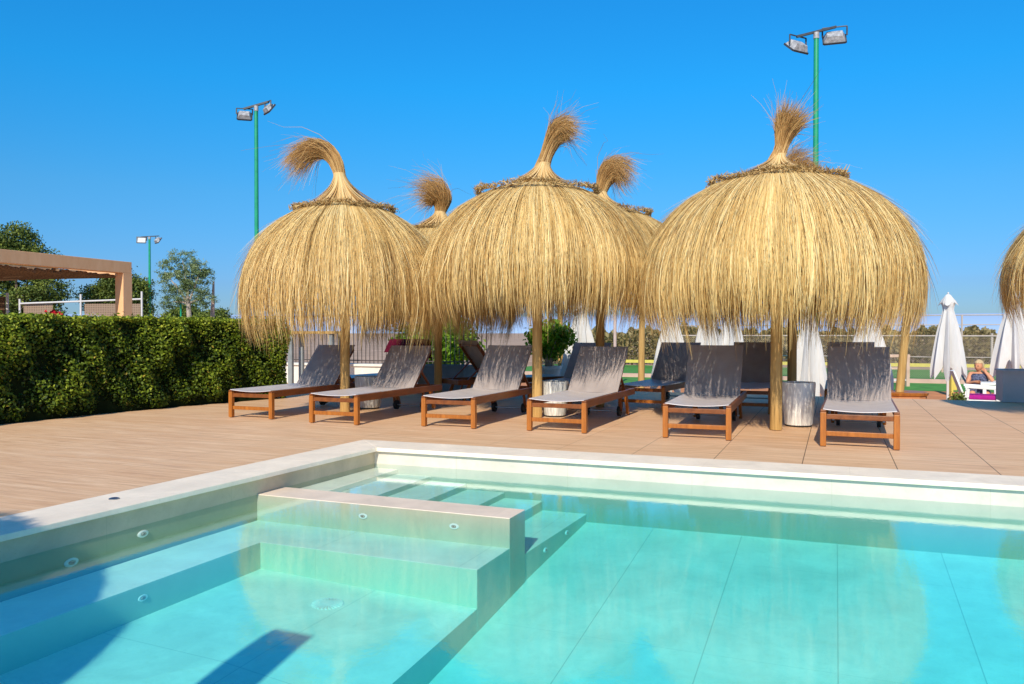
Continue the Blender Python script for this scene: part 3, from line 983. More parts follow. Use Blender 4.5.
# ------------------------------------------------------------------ sun loungers
def grid_sheet(pts_rows, thick, name, m, parent):
    """rows of points -> thin closed sheet"""
    R_, C_ = len(pts_rows), len(pts_rows[0])
    vs = [Vector(p) for row in pts_rows for p in row]
    up = []
    for i in range(R_):
        for j in range(C_):
            a = Vector(pts_rows[min(i + 1, R_ - 1)][j]) - Vector(pts_rows[max(i - 1, 0)][j])
            b_ = Vector(pts_rows[i][min(j + 1, C_ - 1)]) - Vector(pts_rows[i][max(j - 1, 0)])
            n_ = b_.cross(a).normalized()
            up.append(n_)
    lo = [v - n_ * thick for v, n_ in zip(vs, up)]
    nn = R_ * C_
    fs = []
    for i in range(R_ - 1):
        for j in range(C_ - 1):
            k = i * C_ + j
            fs.append((k, k + 1, k + C_ + 1, k + C_)); fs.append((nn + k, nn + k + C_, nn + k + C_ + 1, nn + k + 1))
    for i in range(R_ - 1):
        for j in (0, C_ - 1):
            k = i * C_ + j; fs.append((k, k + C_, nn + k + C_, nn + k))
    for j in range(C_ - 1):
        for i in (0, R_ - 1):
            k = i * C_ + j; fs.append((k, k + 1, nn + k + 1, nn + k))
    return MB().add(vs + lo, fs).build(name, m, parent, True)


LW, LL = 0.64, 2.02
HZ = 0.335
def make_lounger(label, loc, rz, group, back_deg=50):
    root = empty("sun_lounger", label, "sun lounger", loc, rz, group)
    hy = 1.28
    w2 = LW / 2
    for s in (-1, 1):
        MB().bar((s * (w2 - 0.018), 0.03, 0.286), (s * (w2 - 0.018), LL, 0.286), 0.032, 0.075).build("side_rail", M_TEAK, root, bevel=0.004)
        MB().box((s * (w2 - 0.026), 0.030, 0.150), (0.050, 0.050, 0.300)).build("leg", M_TEAKLEG, root, bevel=0.005)
        MB().bar((s * (w2 - 0.062), LL - 0.22, 0.26), (s * (w2 - 0.062), LL - 0.12, 0.02), 0.034, 0.05, (0, 1, 0)).build("leg", M_TEAKLEG, root, bevel=0.004)
        # small bolted corner cap above the leg
        MB().box((s * (w2 - 0.026), 0.030, 0.311), (0.046, 0.046, 0.020)).build("corner_cap", M_TEAK, root, bevel=0.005)
    MB().box((0, 0.030, 0.262), (LW - 0.10, 0.028, 0.044)).build("end_rail", M_TEAK, root, bevel=0.004)
    MB().box((0, LL - 0.03, 0.286), (LW - 0.07, 0.03, 0.070)).build("end_rail", M_TEAK, root, bevel=0.004)
    MB().box((0, 0.034, 0.112), (LW - 0.10, 0.024, 0.042)).build("stretcher", M_TEAKLEG, root, bevel=0.004)
    for s in (-1, 1):
        wh = MB()
        wh.tube([(s * 0.20 - 0.018, LL - 0.30, 0.062), (s * 0.20 + 0.018, LL - 0.30, 0.062)], 0.060, 18)
        wh.build("wheel", M_DARKPLASTIC, root, True)
    MB().tube([(-0.26, LL - 0.30, 0.062), (0.26, LL - 0.30, 0.062)], 0.010, 8).build("axle", M_STEEL, root, True)
    for s in (-1, 1):
        MB().bar((s * 0.22, LL - 0.30, 0.062), (s * 0.22, LL - 0.36, 0.26), 0.02, 0.03, (1, 0, 0)).build("wheel_bracket", M_TEAK, root)
    # seat sling
    rows = []
    for i in range(9):
        y = 0.012 + (hy - 0.012) * i / 8
        row = []
        for j in range(9):
            u = -1 + 2 * j / 8
            sag = -0.026 * (1 - u * u) * (0.75 + 0.25 * math.sin(math.pi * i / 8))
            row.append((u * (w2 - 0.024), y, HZ - 0.004 + sag))
        rows.append(row)
    rows.append([(p[0], hy + 0.03, p[2]) for p in rows[-1]])
    rows.insert(0, [(p[0], 0.009, p[2] - 0.005) for p in rows[0]])
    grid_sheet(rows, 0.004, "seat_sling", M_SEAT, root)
    # backrest
    a = RAD(back_deg)
    BL = 0.69
    by, bz = math.cos(a), math.sin(a)
    br = MB()
    for s in (-1, 1):
        br.bar((s * (w2 - 0.040), hy - 0.0, HZ - 0.044), (s * (w2 - 0.040), hy + (BL - .012) * by, HZ - 0.044 + (BL - .012) * bz), 0.026, 0.036)
    br.bar((-(w2 - 0.058), hy + (BL - 0.04) * by, HZ - 0.042 + (BL - 0.04) * bz), ((w2 - 0.058), hy + (BL - 0.04) * by, HZ - 0.042 + (BL - 0.04) * bz), 0.030, 0.022)
    bf = br.build("backrest_frame", M_TEAK, root, bevel=0.003)
    rows = []
    for i in range(9):
        t_ = i / 8
        row = []
        for j in range(9):
            u = -1 + 2 * j / 8
            sag = 0.018 * (1 - u * u) * math.sin(math.pi * min(1, t_ * 0.9 + 0.05))
            d_ = (BL + 0.03) * t_ - 0.028
            row.append((u * (w2 - 0.020), hy + 0.004 + d_ * by + sag * bz, HZ + 0.004 + d_ * bz - sag * by))
        rows.append(row)
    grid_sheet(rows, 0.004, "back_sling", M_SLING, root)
    for s in (-1, 1):
        st = MB()
        st.bar((s * (w2 - 0.082), hy + 0.36 * by, HZ - 0.03 + 0.36 * bz), (s * (w2 - 0.082), LL - 0.16, 0.275), 0.018, 0.028, (1, 0, 0))
        st.build("support_strut", M_TEAK, root)
    return root


GF = "front row of sun loungers facing the pool"
LG = [
    ("teak sun lounger at the left end of the front row, beside the hedge", -6.375, 7.50, 0.0, 46),
    ("teak sun lounger in front of the leftmost straw parasol pole", -5.125, 7.37, 0.0, 46),
    ("teak sun lounger between the left and middle parasol poles, with see-through wood back behind it", -3.805, 7.55, 0.0, 47),
    ("teak sun lounger just right of the middle parasol pole", -2.617, 7.62, -0.01, 46),
    ("teak sun lounger left of the largest parasol's pole", -1.212, 7.61, 0.03, 49),
    ("teak sun lounger nearest the frame's right, beside the whitewashed barrel table", 0.198, 7.54, -0.02, 48),
]
protos = {}
for i, (lb, x, y, rz, dg) in enumerate(LG):
    if dg not in protos:
        protos[dg] = make_lounger(lb, (x, y, 0), rz, GF, dg)
    else:
        c = copy_tree(protos[dg])
        c.location = (x, y, 0); c.rotation_euler = (0, 0, rz); c["label"] = lb
GBK = "back row of sun loungers"
BK = [
    ("dark sun lounger with burgundy towel over its back, behind the second lounger", (-6.98, 10.20, 0), -0.16, 57),
    ("sun lounger turned away, bare wood top rail and see-through back", (-4.06, 12.10, 0), 2.5, 58),
    ("dark sun lounger in deep shade behind the white barrel by the middle pole", (-3.55, 10.05, 0), -0.06, 53),
    ("shaded sun lounger in the gap between the middle and largest domes", (-2.33, 10.18, 0), -0.12, 54),
    ("dark sun lounger in shade directly left of the largest parasol's pole", (-1.03, 10.22, 0), 0.02, 55),
    ("dark sun lounger whose back top shows over the rightmost front lounger", (0.20, 10.30, 0), 0.0, 56),
]
for lb, loc, rz, dg in BK:
    make_lounger(lb, loc, rz, GBK, dg - 5)

# burgundy towel over the backrest
def towel():
    a = RAD(52); by, bz = math.cos(a), math.sin(a)
    rows = []
    for i in range(13):
        t_ = i / 12
        s = -0.30 + 0.68 * t_           # distance along, 0 at the top edge
        row = []
        for j in range(17):
            u = -0.40 + 0.80 * j / 16
            fold = 0.018 * math.sin(j * 1.5 + i * 0.35) + 0.010 * math.sin(j * 3.1)
            if s < 0:
                p = (u, 1.28 + (0.705 + s) * by - 0.014 - abs(fold) * 0.6, HZ + 0.018 + (0.705 + s) * bz + abs(fold) * 0.4)
            else:
                p = (u, 1.28 + 0.72 * by + 0.035 + s * 0.12 + fold, HZ + 0.025 + 0.715 * bz - s * 0.93)
            row.append(p)
        rows.append(row)
    o = grid_sheet(rows, 0.008, "towel", M_BURGUNDY, None)
    o.location = (-6.98, 10.20, 0); o.rotation_euler = (0, 0, -0.16)
    tag(o, "burgundy towel draped over a dark lounger back, behind the second front lounger", "towel")


towel()

# ------------------------------------------------------------------ barrel tables and planters
def barrel(label, loc, r, h, m, cat="side table", name="barrel_table"):
    root = empty(name, label, cat, (loc[0], loc[1], 0), 0, "round concrete tables by the parasol poles")
    MB().lathe([(r * 0.80, 0.012), (r * 0.84, 0.03), (r * 0.93, h * 0.5), (r, h - 0.02), (r * 0.985, h), (r * 0.90, h), (r * 0.86, h - 0.012)], 40, cap=False).build("drum", m, root, True)
    MB().lathe([(r * 0.87, h - 0.03), (r * 0.87, h - 0.012)], 40).build("top", M_CONCRETEGREY, root)
    MB().lathe([(r * 0.78, 0.0), (r * 0.78, 0.014)], 32).build("foot", M_DARKPLASTIC, root)
    return root


barrel("grey concrete barrel table behind the leftmost parasol pole", (-5.77, 9.12), 0.185, 0.425, M_CONCRETE)
barrel("grey streaked barrel table behind the middle parasol pole", (-3.135, 9.10), 0.165, 0.42, M_CONCRETE)
barrel("largest whitewashed barrel, right of the largest parasol's pole", (-0.365, 9.14), 0.175, 0.47, simple("white_streaked_concrete", (0.88, 0.85, 0.79), 0.9, 0.05, 0.06, 5, 0.05, stretch=(5, 5, 0.5)))

def box_planter(name, label, loc, size, m, rz=0.0, soil=True):
    root = empty(name, label, "planter", (loc[0], loc[1], loc[2] if len(loc) > 2 else 0), rz)
    X, Y, Z = size
    b = MB()
    t_ = 0.03
    b.box((0, -Y / 2 + t_ / 2, Z / 2), (X, t_, Z)); b.box((0, Y / 2 - t_ / 2, Z / 2), (X, t_, Z))
    b.box((-X / 2 + t_ / 2, 0, Z / 2), (t_, Y - 2 * t_ - .002, Z)); b.box((X / 2 - t_ / 2, 0, Z / 2), (t_, Y - 2 * t_ - .002, Z))
    b.build("box_sides", m, root)
    b = MB()
    b.box((0, -Y / 2 + 0.012, Z + 0.012), (X + 0.03, 0.06, 0.022)); b.box((0, Y / 2 - 0.012, Z + 0.012), (X + 0.03, 0.06, 0.022))
    b.box((-X / 2 + 0.012, 0, Z + 0.012), (0.06, Y - 0.09, 0.022)); b.box((X / 2 - 0.012, 0, Z + 0.012), (0.06, Y - 0.09, 0.022))
    b.build("rim", m, root)
    MB().box((0, 0, Z - 0.05), (X - 2 * t_, Y - 2 * t_, 0.02)).build("soil", M_SOIL, root)
    return root


gp = at(1004, 11.5)
box_planter("grey_planter", "tall grey box planter at the right frame edge, in shade", (gp[0] + 0.62, gp[1] + 0.3), (1.25, 0.55, 0.44), M_GREYBOX)

def shrub(label, loc, z0, h, r, seed, nleaf, mleaf, stems=7, size=0.085, name="shrub", group=None, crown_from=0.35):
    root = empty(name, label, "shrub", (loc[0], loc[1], z0), 0, group)
    rng = np.random.default_rng(seed)
    b = MB()
    tips = []
    for k in range(stems):
        a = 2 * math.pi * k / stems + rng.uniform(-0.3, 0.3)
        rr = r * rng.uniform(0.3, 0.9); hh = h * rng.uniform(0.6, 0.95)
        p = [(0.05 * math.cos(a), 0.05 * math.sin(a), 0), (0.4 * rr * math.cos(a), 0.4 * rr * math.sin(a), hh * 0.5), (rr * math.cos(a + .2), rr * math.sin(a + .2), hh)]
        b.tube(p, [0.016, 0.012, 0.005], 6)
        tips.append(p[2])
    b.build("stems", M_PALEBARK, root, True)
    nclump = 46
    cc = rng.normal(size=(nclump, 3)); cc /= np.linalg.norm(cc, axis=1, keepdims=True)
    cc *= rng.uniform(0.45, 1.0, (nclump, 1)) ** 0.5
    cc = cc * np.array([r, r, h * (1 - crown_from) / 2]) + np.array([0, 0, h * (crown_from + (1 - crown_from) / 2)])
    idx = rng.integers(0, nclump, nleaf)
    C = cc[idx] + rng.normal(0, 0.09 * r / 0.5, (nleaf, 3))
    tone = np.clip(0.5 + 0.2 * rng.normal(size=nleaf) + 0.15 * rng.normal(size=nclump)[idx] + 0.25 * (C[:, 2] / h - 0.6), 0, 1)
    V, F, T = leaves(C, size, rng, tone, 0.5)
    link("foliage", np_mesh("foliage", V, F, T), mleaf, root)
    return root


p1 = at(458, 13.2)
box_planter("grey_planter", "grey concrete box planter in front of the leafy green shrub", (p1[0] - 0.25, p1[1] + 0.1), (0.85, 0.5, 0.44), M_CONCRETEGREY)
p1 = at(437, 16.3)
shrub("bright green shrub with woody stems behind the grey box planter", p1, GZ, 2.0, 0.80, 21, 5200, M_SHRUB, size=0.12, crown_from=0.45)
p2 = at(549, 13.2)
pot = empty("white_pot", "white round flower pot behind the middle parasol pole", "flower pot", (p2[0], p2[1], 0))
MB().lathe([(0.14, 0.0), (0.17, 0.30), (0.19, 0.40), (0.215, 0.405), (0.215, 0.455), (0.19, 0.455), (0.18, 0.42)], 28).build("pot_wall", M_PLASTIC, pot, True)
MB().lathe([(0.178, 0.40), (0.178, 0.425)], 24).build("soil", M_SOIL, pot)
shrub("bright green shrub in white pot behind the middle pole", p2, 0.40, 0.72, 0.36, 22, 2600, M_SHRUB, size=0.095)

# ------------------------------------------------------------------ hedge
def hedge():
    root = empty("hedge", "long clipped green hedge along the left of the deck", "hedge", (0, 0, 0))
    rng = np.random.default_rng(11)
    front = np.array([(-8.46, 1.5), (-8.42, 5.9), (-8.36, 7.2), (-8.16, 8.6), (-7.84, 10.05)])
    H, T_ = 1.19, 1.0
    b = MB()
    inset = 0.09
    pl = [(x - inset, y) for x, y in front]; pl[-1] = (pl[-1][0], pl[-1][1] - inset)
    back = [(x - T_, y) for x, y in front[::-1]]; back[0] = (back[0][0], back[0][1] - inset)
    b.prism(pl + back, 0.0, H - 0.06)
    b.build("shaded_core", M_HEDGECORE, root)  # solid dark core, the shade inside the hedge put into its colour
    seg = np.concatenate([[0], np.cumsum(np.linalg.norm(np.diff(front, axis=0), axis=1))])
    def fr(s): return np.interp(s, seg, front[:, 0]), np.interp(s, seg, front[:, 1])
    Ls = seg[-1]
    parts = []
    # front
    n = 52000
    s = Ls * (1 - rng.random(n) ** 1.25); z = 0.02 + (H - 0.02) * rng.random(n)
    x, y = fr(s)
    lump = 0.045 * np.sin(s * 6.1 + 1.3 * np.sin(z * 5)) + 0.035 * np.sin(s * 13.7 + z * 9) + 0.03 * np.sin(s * 3.1 - z * 7)
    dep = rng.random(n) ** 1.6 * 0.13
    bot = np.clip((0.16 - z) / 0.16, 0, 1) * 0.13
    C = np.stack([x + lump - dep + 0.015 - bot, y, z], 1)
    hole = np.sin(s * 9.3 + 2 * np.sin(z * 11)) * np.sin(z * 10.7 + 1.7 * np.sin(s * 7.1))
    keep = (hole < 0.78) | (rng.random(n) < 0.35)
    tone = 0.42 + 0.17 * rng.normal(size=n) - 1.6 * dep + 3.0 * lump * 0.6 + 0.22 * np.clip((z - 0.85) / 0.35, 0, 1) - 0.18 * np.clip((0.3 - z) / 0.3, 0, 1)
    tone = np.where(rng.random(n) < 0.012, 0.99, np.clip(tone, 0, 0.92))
    nrm = np.tile(np.array([0.75, -0.25, 0.6]), (n, 1))
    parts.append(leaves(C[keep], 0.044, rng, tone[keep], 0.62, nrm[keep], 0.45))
    # top
    n = 24000
    s = Ls * (1 - rng.random(n) ** 1.25); x, y = fr(s); dx = rng.random(n) ** 1.3 * T_
    lz = 0.02 * np.sin(s * 5.3 + dx * 3) + 0.016 * np.sin(s * 14 + dx * 7)
    C = np.stack([x - dx, y, H + lz - rng.random(n) * 0.05 + (rng.random(n) < 0.06) * rng.random(n) * 0.06], 1)
    tone = np.clip(0.66 + 0.17 * rng.normal(size=n), 0, 0.95)
    parts.append(leaves(C, 0.042, rng, tone, 0.6, np.tile(np.array([0, 0, 1.0]), (n, 1)), 0.35))
    # far end
    n = 9000
    z = H * rng.random(n); dx = rng.random(n) * T_
    C = np.stack([front[-1][0] - dx, front[-1][1] - rng.random(n) * 0.08 + 0.03 * np.sin(z * 9 + dx * 8), z], 1)
    tone = np.clip(0.40 + 0.17 * rng.normal(size=n), 0, 0.95)
    parts.append(leaves(C, 0.044, rng, tone, 0.6))
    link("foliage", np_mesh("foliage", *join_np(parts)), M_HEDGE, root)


hedge()

# ------------------------------------------------------------------ left background: wall, railing, bar table
wy = 13.05
b = MB()
b.box((-8.55, wy + 0.12, 0.18), (5.7, 0.24, 0.36))
lw = empty("low_wall", "low white rendered wall at the back of the deck", "low wall", (0, 0, 0))
b.build("wall_body", M_WHITEWALL, lw)
MB().box((-8.55, wy + 0.12, 0.385), (5.76, 0.32, 0.045)).build("wall_cap", M_WHITEWALL, lw, bevel=0.006)
fe = empty("iron_railing", "dark iron railing of thin vertical bars on the low white wall", "railing", (-8.55, wy + 0.15, 0.409))
for s in range(62):
    x = -2.78 + 5.56 * s / 61
    hh = 0.92
    MB().bar((x, 0, 0), (x, 0, hh), 0.011, 0.011, (0, 1, 0)).build("baluster", M_DARKIRON, fe)
MB().bar((-2.8, 0, 0.06), (2.8, 0, 0.06), 0.026, 0.02).build("rail", M_DARKIRON, fe)
MB().bar((-2.8, 0, 0.93), (2.8, 0, 0.93), 0.03, 0.024).build("rail", M_DARKIRON, fe)
# bar table behind the railing
tx = at(316, 14.9)
bt = empty("bar_table", "tall wooden bar table with grey legs behind the railing by the hedge", "table", (tx[0], tx[1], GZ), YAW * 0.0)
MB().box((0, 0, 1.66), (1.15, 0.45, 0.05)).build("table_top", M_POLE, bt, bevel=0.006)
for x in (-0.45, 0.45):
    for y in (-0.16, 0.16):
        MB().box((x, y, 0.815), (0.09, 0.06, 1.63)).build("leg", M_CONCRETEGREY, bt)

# ------------------------------------------------------------------ wooden posts standing behind
def post(label, px, d, z0, h, lean, r=0.065):
    x, y = at(px, d)
    root = empty("wooden_post", label, "post", (x, y, z0), 0, "tall peeled wooden posts behind the parasols")
    Rv = Vector((math.cos(YAW), math.sin(YAW), 0))
    MB().tube([(0, 0, 0), Rv * lean * 0.5 + Vector((0, 0, h * 0.5)), Rv * lean + Vector((0, 0, h))], [r, r * 0.95, r * 0.85], 12).build("shaft", M_POLE, root, True)
    MB().tube([Rv * lean + Vector((0, 0, h)), Rv * lean + Vector((0, 0, h + 0.03))], [r * 0.95, r * 0.6], 12).build("cap", M_DARKIRON, root, True)


post("leaning peeled post right of the largest dome, on an orange base", 897, 14.6, GZ, 2.35, 0.22, 0.075)
post("peeled post seen between the middle and largest domes", 641, 16.5, GZ, 2.65, 0.03, 0.07)
post("thin peeled post above the white pot's shrub", 561, 14.4, GZ, 2.6, -0.02, 0.05)
pb = at(903, 14.7)
bs = empty("timber_plinth", "low round orange timber plinth around the leaning post", "plinth", (pb[0], pb[1], GZ))
MB().lathe([(0.40, 0.0), (0.40, 0.50), (0.42, 0.51), (0.42, 0.56), (0.09, 0.57)], 14).build("drum", M_CLAY, bs)
MB().lathe([(0.425, 0.512), (0.43, 0.555), (0.40, 0.572), (0.10, 0.573)], 14, cap=False).build("lid", M_TEAKLEG, bs)

# ------------------------------------------------------------------ closed white market parasols
def market_parasol(label, px, d, z0, ztop, clen, rmax, seed, base=True):
    x, y = at(px, d)
    root = empty("closed_parasol", label, "closed parasol", (x, y, z0), 0, "closed white parasols")
    rng = random.Random(seed)
    h = ztop - z0
    n = 64
    lev = 22
    vs, fs = [], []
    nf = 8
    ph = rng.uniform(0, 6)
    flaps = [rng.uniform(-0.10, 0.12) for _ in range(nf)]
    for i in range(lev):
        t_ = i / (lev - 1)
        for k in range(n):
            a = 2 * math.pi * k / n
            rr = 0.030 + (rmax * 0.60 - 0.03) * min(1, t_ / 0.9) ** 0.85 + (0.075 * math.sin(math.pi * min(1, t_ / 0.16)) if t_ < 0.16 else 0)
            fold = math.cos(nf * a + ph + 0.6 * t_)
            rr *= 1 + (0.42 * min(1, t_ * 2.2)) * (0.7 * fold + 0.22 * math.cos(2 * nf * a + 1.3 * ph) + 0.12 * math.cos(3 * a + ph))
            fl = flaps[int((a / (2 * math.pi) * nf + ph / 6)) % nf]
            z = h - clen * t_ * (1 + (0.10 * fold + fl * 0.55) * t_ ** 3)
            vs.append((rr * math.cos(a), rr * math.sin(a), z))
    for i in range(lev - 1):
        for k in range(n):
            p, q = i * n + k, i * n + (k + 1) % n
            fs.append((p, q, q + n, p + n))
    fs.append(tuple(range(n)))
    MB().add(vs, fs).build("canopy", M_CANVAS, root, True)
    # top valance cap
    vs, fs = [], []
    for i, (r_, z_) in enumerate([(0.012, h + 0.03), (0.06, h + 0.0), (0.12, h - 0.08), (0.155, h - 0.17)]):
        for k in range(32):
            a = 2 * math.pi * k / 32
            q_ = 1 + 0.30 * math.cos(4 * a + ph) * (i / 3)
            vs.append((r_ * q_ * math.cos(a), r_ * q_ * math.sin(a), z_ - 0.055 * math.cos(4 * a + ph) * (i / 3)))
    for i in range(3):
        for k in range(32):
            p, q = i * 32 + k, i * 32 + (k + 1) % 32
            fs.append((p, q, q + 32, p + 32))
    fs.append(tuple(range(32)))
    MB().add(vs, fs).build("vent_cap", M_CANVAS, root, True)
    MB().tube([(0, 0, 0), (0, 0, h + 0.02)], 0.026, 12).build("pole", M_WHITEPIPE, root, True)
    MB().lathe([(0.012, h + 0.02), (0.022, h + 0.045), (0.012, h + 0.07)], 12).build("finial", M_WHITEPIPE, root, True)
    MB().box((0, 0, 0.035), (0.5, 0.5, 0.07)).build("base_slab", M_CONCRETEGREY, root, bevel=0.01)


market_parasol("closed white parasol standing alone in front of the court fence", 948, 17.0, GZ, 1.80, 1.62, 0.44, 1)
market_parasol("closed white parasol behind the tall grey planter", 1013, 17.8, GZ, 1.93, 1.72, 0.58, 2)
market_parasol("closed white parasol behind the shaded lounger left of the middle dome's dark pole", 581, 14.2, GZ, 1.60, 1.55, 0.52, 3)
market_parasol("closed white parasol mostly hidden by straw between the middle and largest domes", 671, 14.6, GZ, 1.55, 1.5, 0.50, 4)
market_parasol("left one of two touching closed white parasols under the largest dome", 708, 14.8, GZ, 1.68, 1.55, 0.46, 5)
market_parasol("right one of two touching closed white parasols under the largest dome", 731, 15.4, GZ, 1.66, 1.55, 0.46, 6)
market_parasol("closed white parasol right of the largest parasol's pole", 809, 15.0, GZ, 1.60, 1.75, 0.47, 7)
market_parasol("closed white parasol over the rightmost front lounger", 868, 15.6, GZ, 1.58, 1.5, 0.58, 8)

# ------------------------------------------------------------------ floodlight masts
def floodlight(label, px, d, ztop, r, arm, aim, tilt, seed):
    x, y = at(px, d)
    root = empty("floodlight_mast", label, "floodlight", (x, y, GZ), YAW)
    h = ztop - GZ
    MB().tube([(0, 0, 0), (0, 0, h * 0.5), (0, 0, h - 0.1)], [r, r * 0.92, r * 0.8], 12).build("mast", M_GREENPOLE, root, True)
    MB().tube([(0, 0, h - 0.14), (0, 0, h)], r * 0.95, 12).build("mast_cap", M_LAMPBACK, root, True)
    rot = Matrix.Rotation(-tilt, 3, 'Y')
    pa = rot @ Vector((-arm, 0, 0)); pbb = rot @ Vector((arm, 0, 0))
    top = Vector((0, 0, h + 0.02))
    MB().bar(top + pa, top + pbb, 0.06, 0.05).build("crossbar", M_LAMPBODY, root)
    for s, (az, el) in zip((-1, 1), aim):
        c = top + (pa if s < 0 else pbb) * 0.93
        q = Matrix.Rotation(az, 3, 'Z') @ Matrix.Rotation(el, 3, 'X')
        w_, hh, dp = arm * 1.0, arm * 0.72, arm * 0.30
        ce = c + Vector((0, 0, -hh * 0.62))
        body = MB()
        # tapered housing: wide at the glass (-Y side), narrow at the back
        pts = [(-w_ / 2, -dp / 2, -hh / 2), (w_ / 2, -dp / 2, -hh / 2), (w_ / 2, -dp / 2, hh / 2), (-w_ / 2, -dp / 2, hh / 2),
               (-w_ * 0.36, dp / 2, -hh * 0.34), (w_ * 0.36, dp / 2, -hh * 0.34), (w_ * 0.36, dp / 2, hh * 0.34), (-w_ * 0.36, dp / 2, hh * 0.34)]
        body.add([q @ Vector(p) + ce for p in pts], [(0, 1, 2, 3), (7, 6, 5, 4), (0, 4, 5, 1), (1, 5, 6, 2), (2, 6, 7, 3), (3, 7, 4, 0)])
        lamp = body.build("lamp_head", M_LAMPBACK, root, bevel=0.01)
        fr_ = MB()
        for a0, a1 in (((-1, -1), (1, -1)), ((1, -1), (1, 1)), ((1, 1), (-1, 1)), ((-1, 1), (-1, -1))):
            fr_.bar(q @ Vector((a0[0] * w_ / 2, -dp / 2 - 0.01, a0[1] * hh / 2)) + ce, q @ Vector((a1[0] * w_ / 2, -dp / 2 - 0.01, a1[1] * hh / 2)) + ce, 0.05, 0.04, q @ Vector((0, 1, 0)))
        fr_.build("frame", M_LAMPBODY, lamp)
        gl = MB()
        gl.add([q @ Vector((a_ * w_ * 0.47, -dp / 2 - 0.006, b_ * hh * 0.47)) + ce for a_, b_ in ((-1, -1), (1, -1), (1, 1), (-1, 1))], [(0, 1, 2, 3)])
        gl.build("glass", M_GLASS, lamp)
        yk = MB()
        for e_ in (-1, 1):
            yk.bar(q @ Vector((e_ * (w_ / 2 + 0.03), 0, 0)) + ce, Vector((e_ * (w_ / 2 + 0.03) * math.cos(az), e_ * (w_ / 2 + 0.03) * math.sin(az), 0.0)) + c, 0.03, 0.02)
        yk.bar(Vector((-(w_ / 2 + 0.03) * math.cos(az), -(w_ / 2 + 0.03) * math.sin(az), 0)) + c, Vector(((w_ / 2 + 0.03) * math.cos(az), (w_ / 2 + 0.03) * math.sin(az), 0)) + c, 0.03, 0.02)
        yk.build("yoke", M_LAMPBODY, root)
    return root


floodlight("green floodlight mast rising left of the leftmost straw dome", 257, 22.0, 7.25, 0.064, 0.36, [(math.pi + 0.25, 0.65), (math.pi - 0.9, 0.65)], RAD(16), 1)
floodlight("tallest green floodlight mast rising behind the largest straw dome", 815, 18.5, 7.95, 0.070, 0.47, [(math.pi + 0.5, 0.85), (math.pi - 0.3, 0.75)], RAD(14), 2)
floodlight("small distant green floodlight mast beyond the hedge", 150, 46.0, 6.55, 0.075, 0.48, [(0.2, -0.3), (math.pi - 0.8, 0.6)], RAD(3), 3)
# green thin post and timber pole behind hedge
x, y = at(181, 26)
gpz = empty("green_post", "thin green steel post beside the olive trunk", "post", (x, y, GZ))
MB().tube([(0, 0, 0), (0, 0, 2.65)], 0.03, 8).build("shaft", M_GREENPOLE, gpz, True)
MB().lathe([(0.034, 2.64), (0.034, 2.68), (0.005, 2.69)], 8).build("cap", M_DARKIRON, gpz, True)
x, y = at(212, 27)
tp = empty("timber_pole", "old brown timber pole with white insulator right of the olive tree", "pole", (x, y, GZ))
MB().tube([(0, 0, 0), (0.03, 0, 2.4), (0.08, 0, 3.4)], [0.08, 0.07, 0.03], 8).build("shaft", M_SLAT, tp, True)
MB().box((0.09, -0.06, 2.02), (0.16, 0.07, 0.12)).build("insulator", M_WHITEPIPE, tp)

# ------------------------------------------------------------------ pergola
pc = at(124, 16.0)
pg = empty("pergola", "brown timber pergola with reed roof above the hedge", "pergola", (pc[0], pc[1], 0))
ht = 1 + 71 / FPX * 16.0
bw = 0.23
MB().box((0, 0, (ht - bw) / 2 + GZ / 2), (0.22, 0.22, ht - bw - GZ)).build("post", M_PERGOLA, pg, bevel=0.008)
MB().box((0, -4.9, (ht - bw) / 2 + GZ / 2), (0.22, 0.22, ht - bw - GZ)).build("post", M_PERGOLA, pg, bevel=0.008)
MB().box((-5.0, 0, (ht - bw) / 2 + GZ / 2), (0.22, 0.22, ht - bw - GZ)).build("post", M_PERGOLA, pg, bevel=0.008)
MB().box((0, -2.55, ht - bw / 2), (0.22, 5.3, bw)).build("beam", M_PERGOLA, pg, bevel=0.008)
MB().box((-2.75, 0.02, ht - 0.19), (5.27, 0.18, 0.16)).build("beam", M_PERGOLA, pg, bevel=0.008)
b = MB()
rng = np.random.default_rng(5)
for k in range(90):
    yy = -5.1 + 5.0 * k / 89
    b.tube([(-0.10, yy, ht - 0.285 + rng.normal() * 0.015), (-2.7, yy + rng.normal() * 0.02, ht - 0.29 + rng.normal() * 0.02), (-5.3, yy, ht - 0.285)], 0.030, 5)
b.build("reed_roof", M_REED, pg, True)
for k in range(4):
    MB().box((-1.0 - 1.2 * k, -2.55, ht - 0.205), (0.10, 5.1, 0.09)).build("joist", M_PERGOLA, pg)

# blind hanging at far left + white posts
x, y = at(-2, 17.0)
bl = empty("reed_blind", "brown reed blind hanging at the left frame edge under the pergola", "blind", (x, y, 0))
b = MB()
for k in range(34):
    b.tube([(-0.4, 0, 0.6 + k * 0.035), (0.22, 0, 0.6 + k * 0.035)], 0.019, 5)
b.build("slats", M_REED, bl, True)
MB().tube([(0.30, 0, GZ), (0.30, 0, 1.85)], 0.028, 8).build("side_pole", M_WHITEPIPE, bl, True)

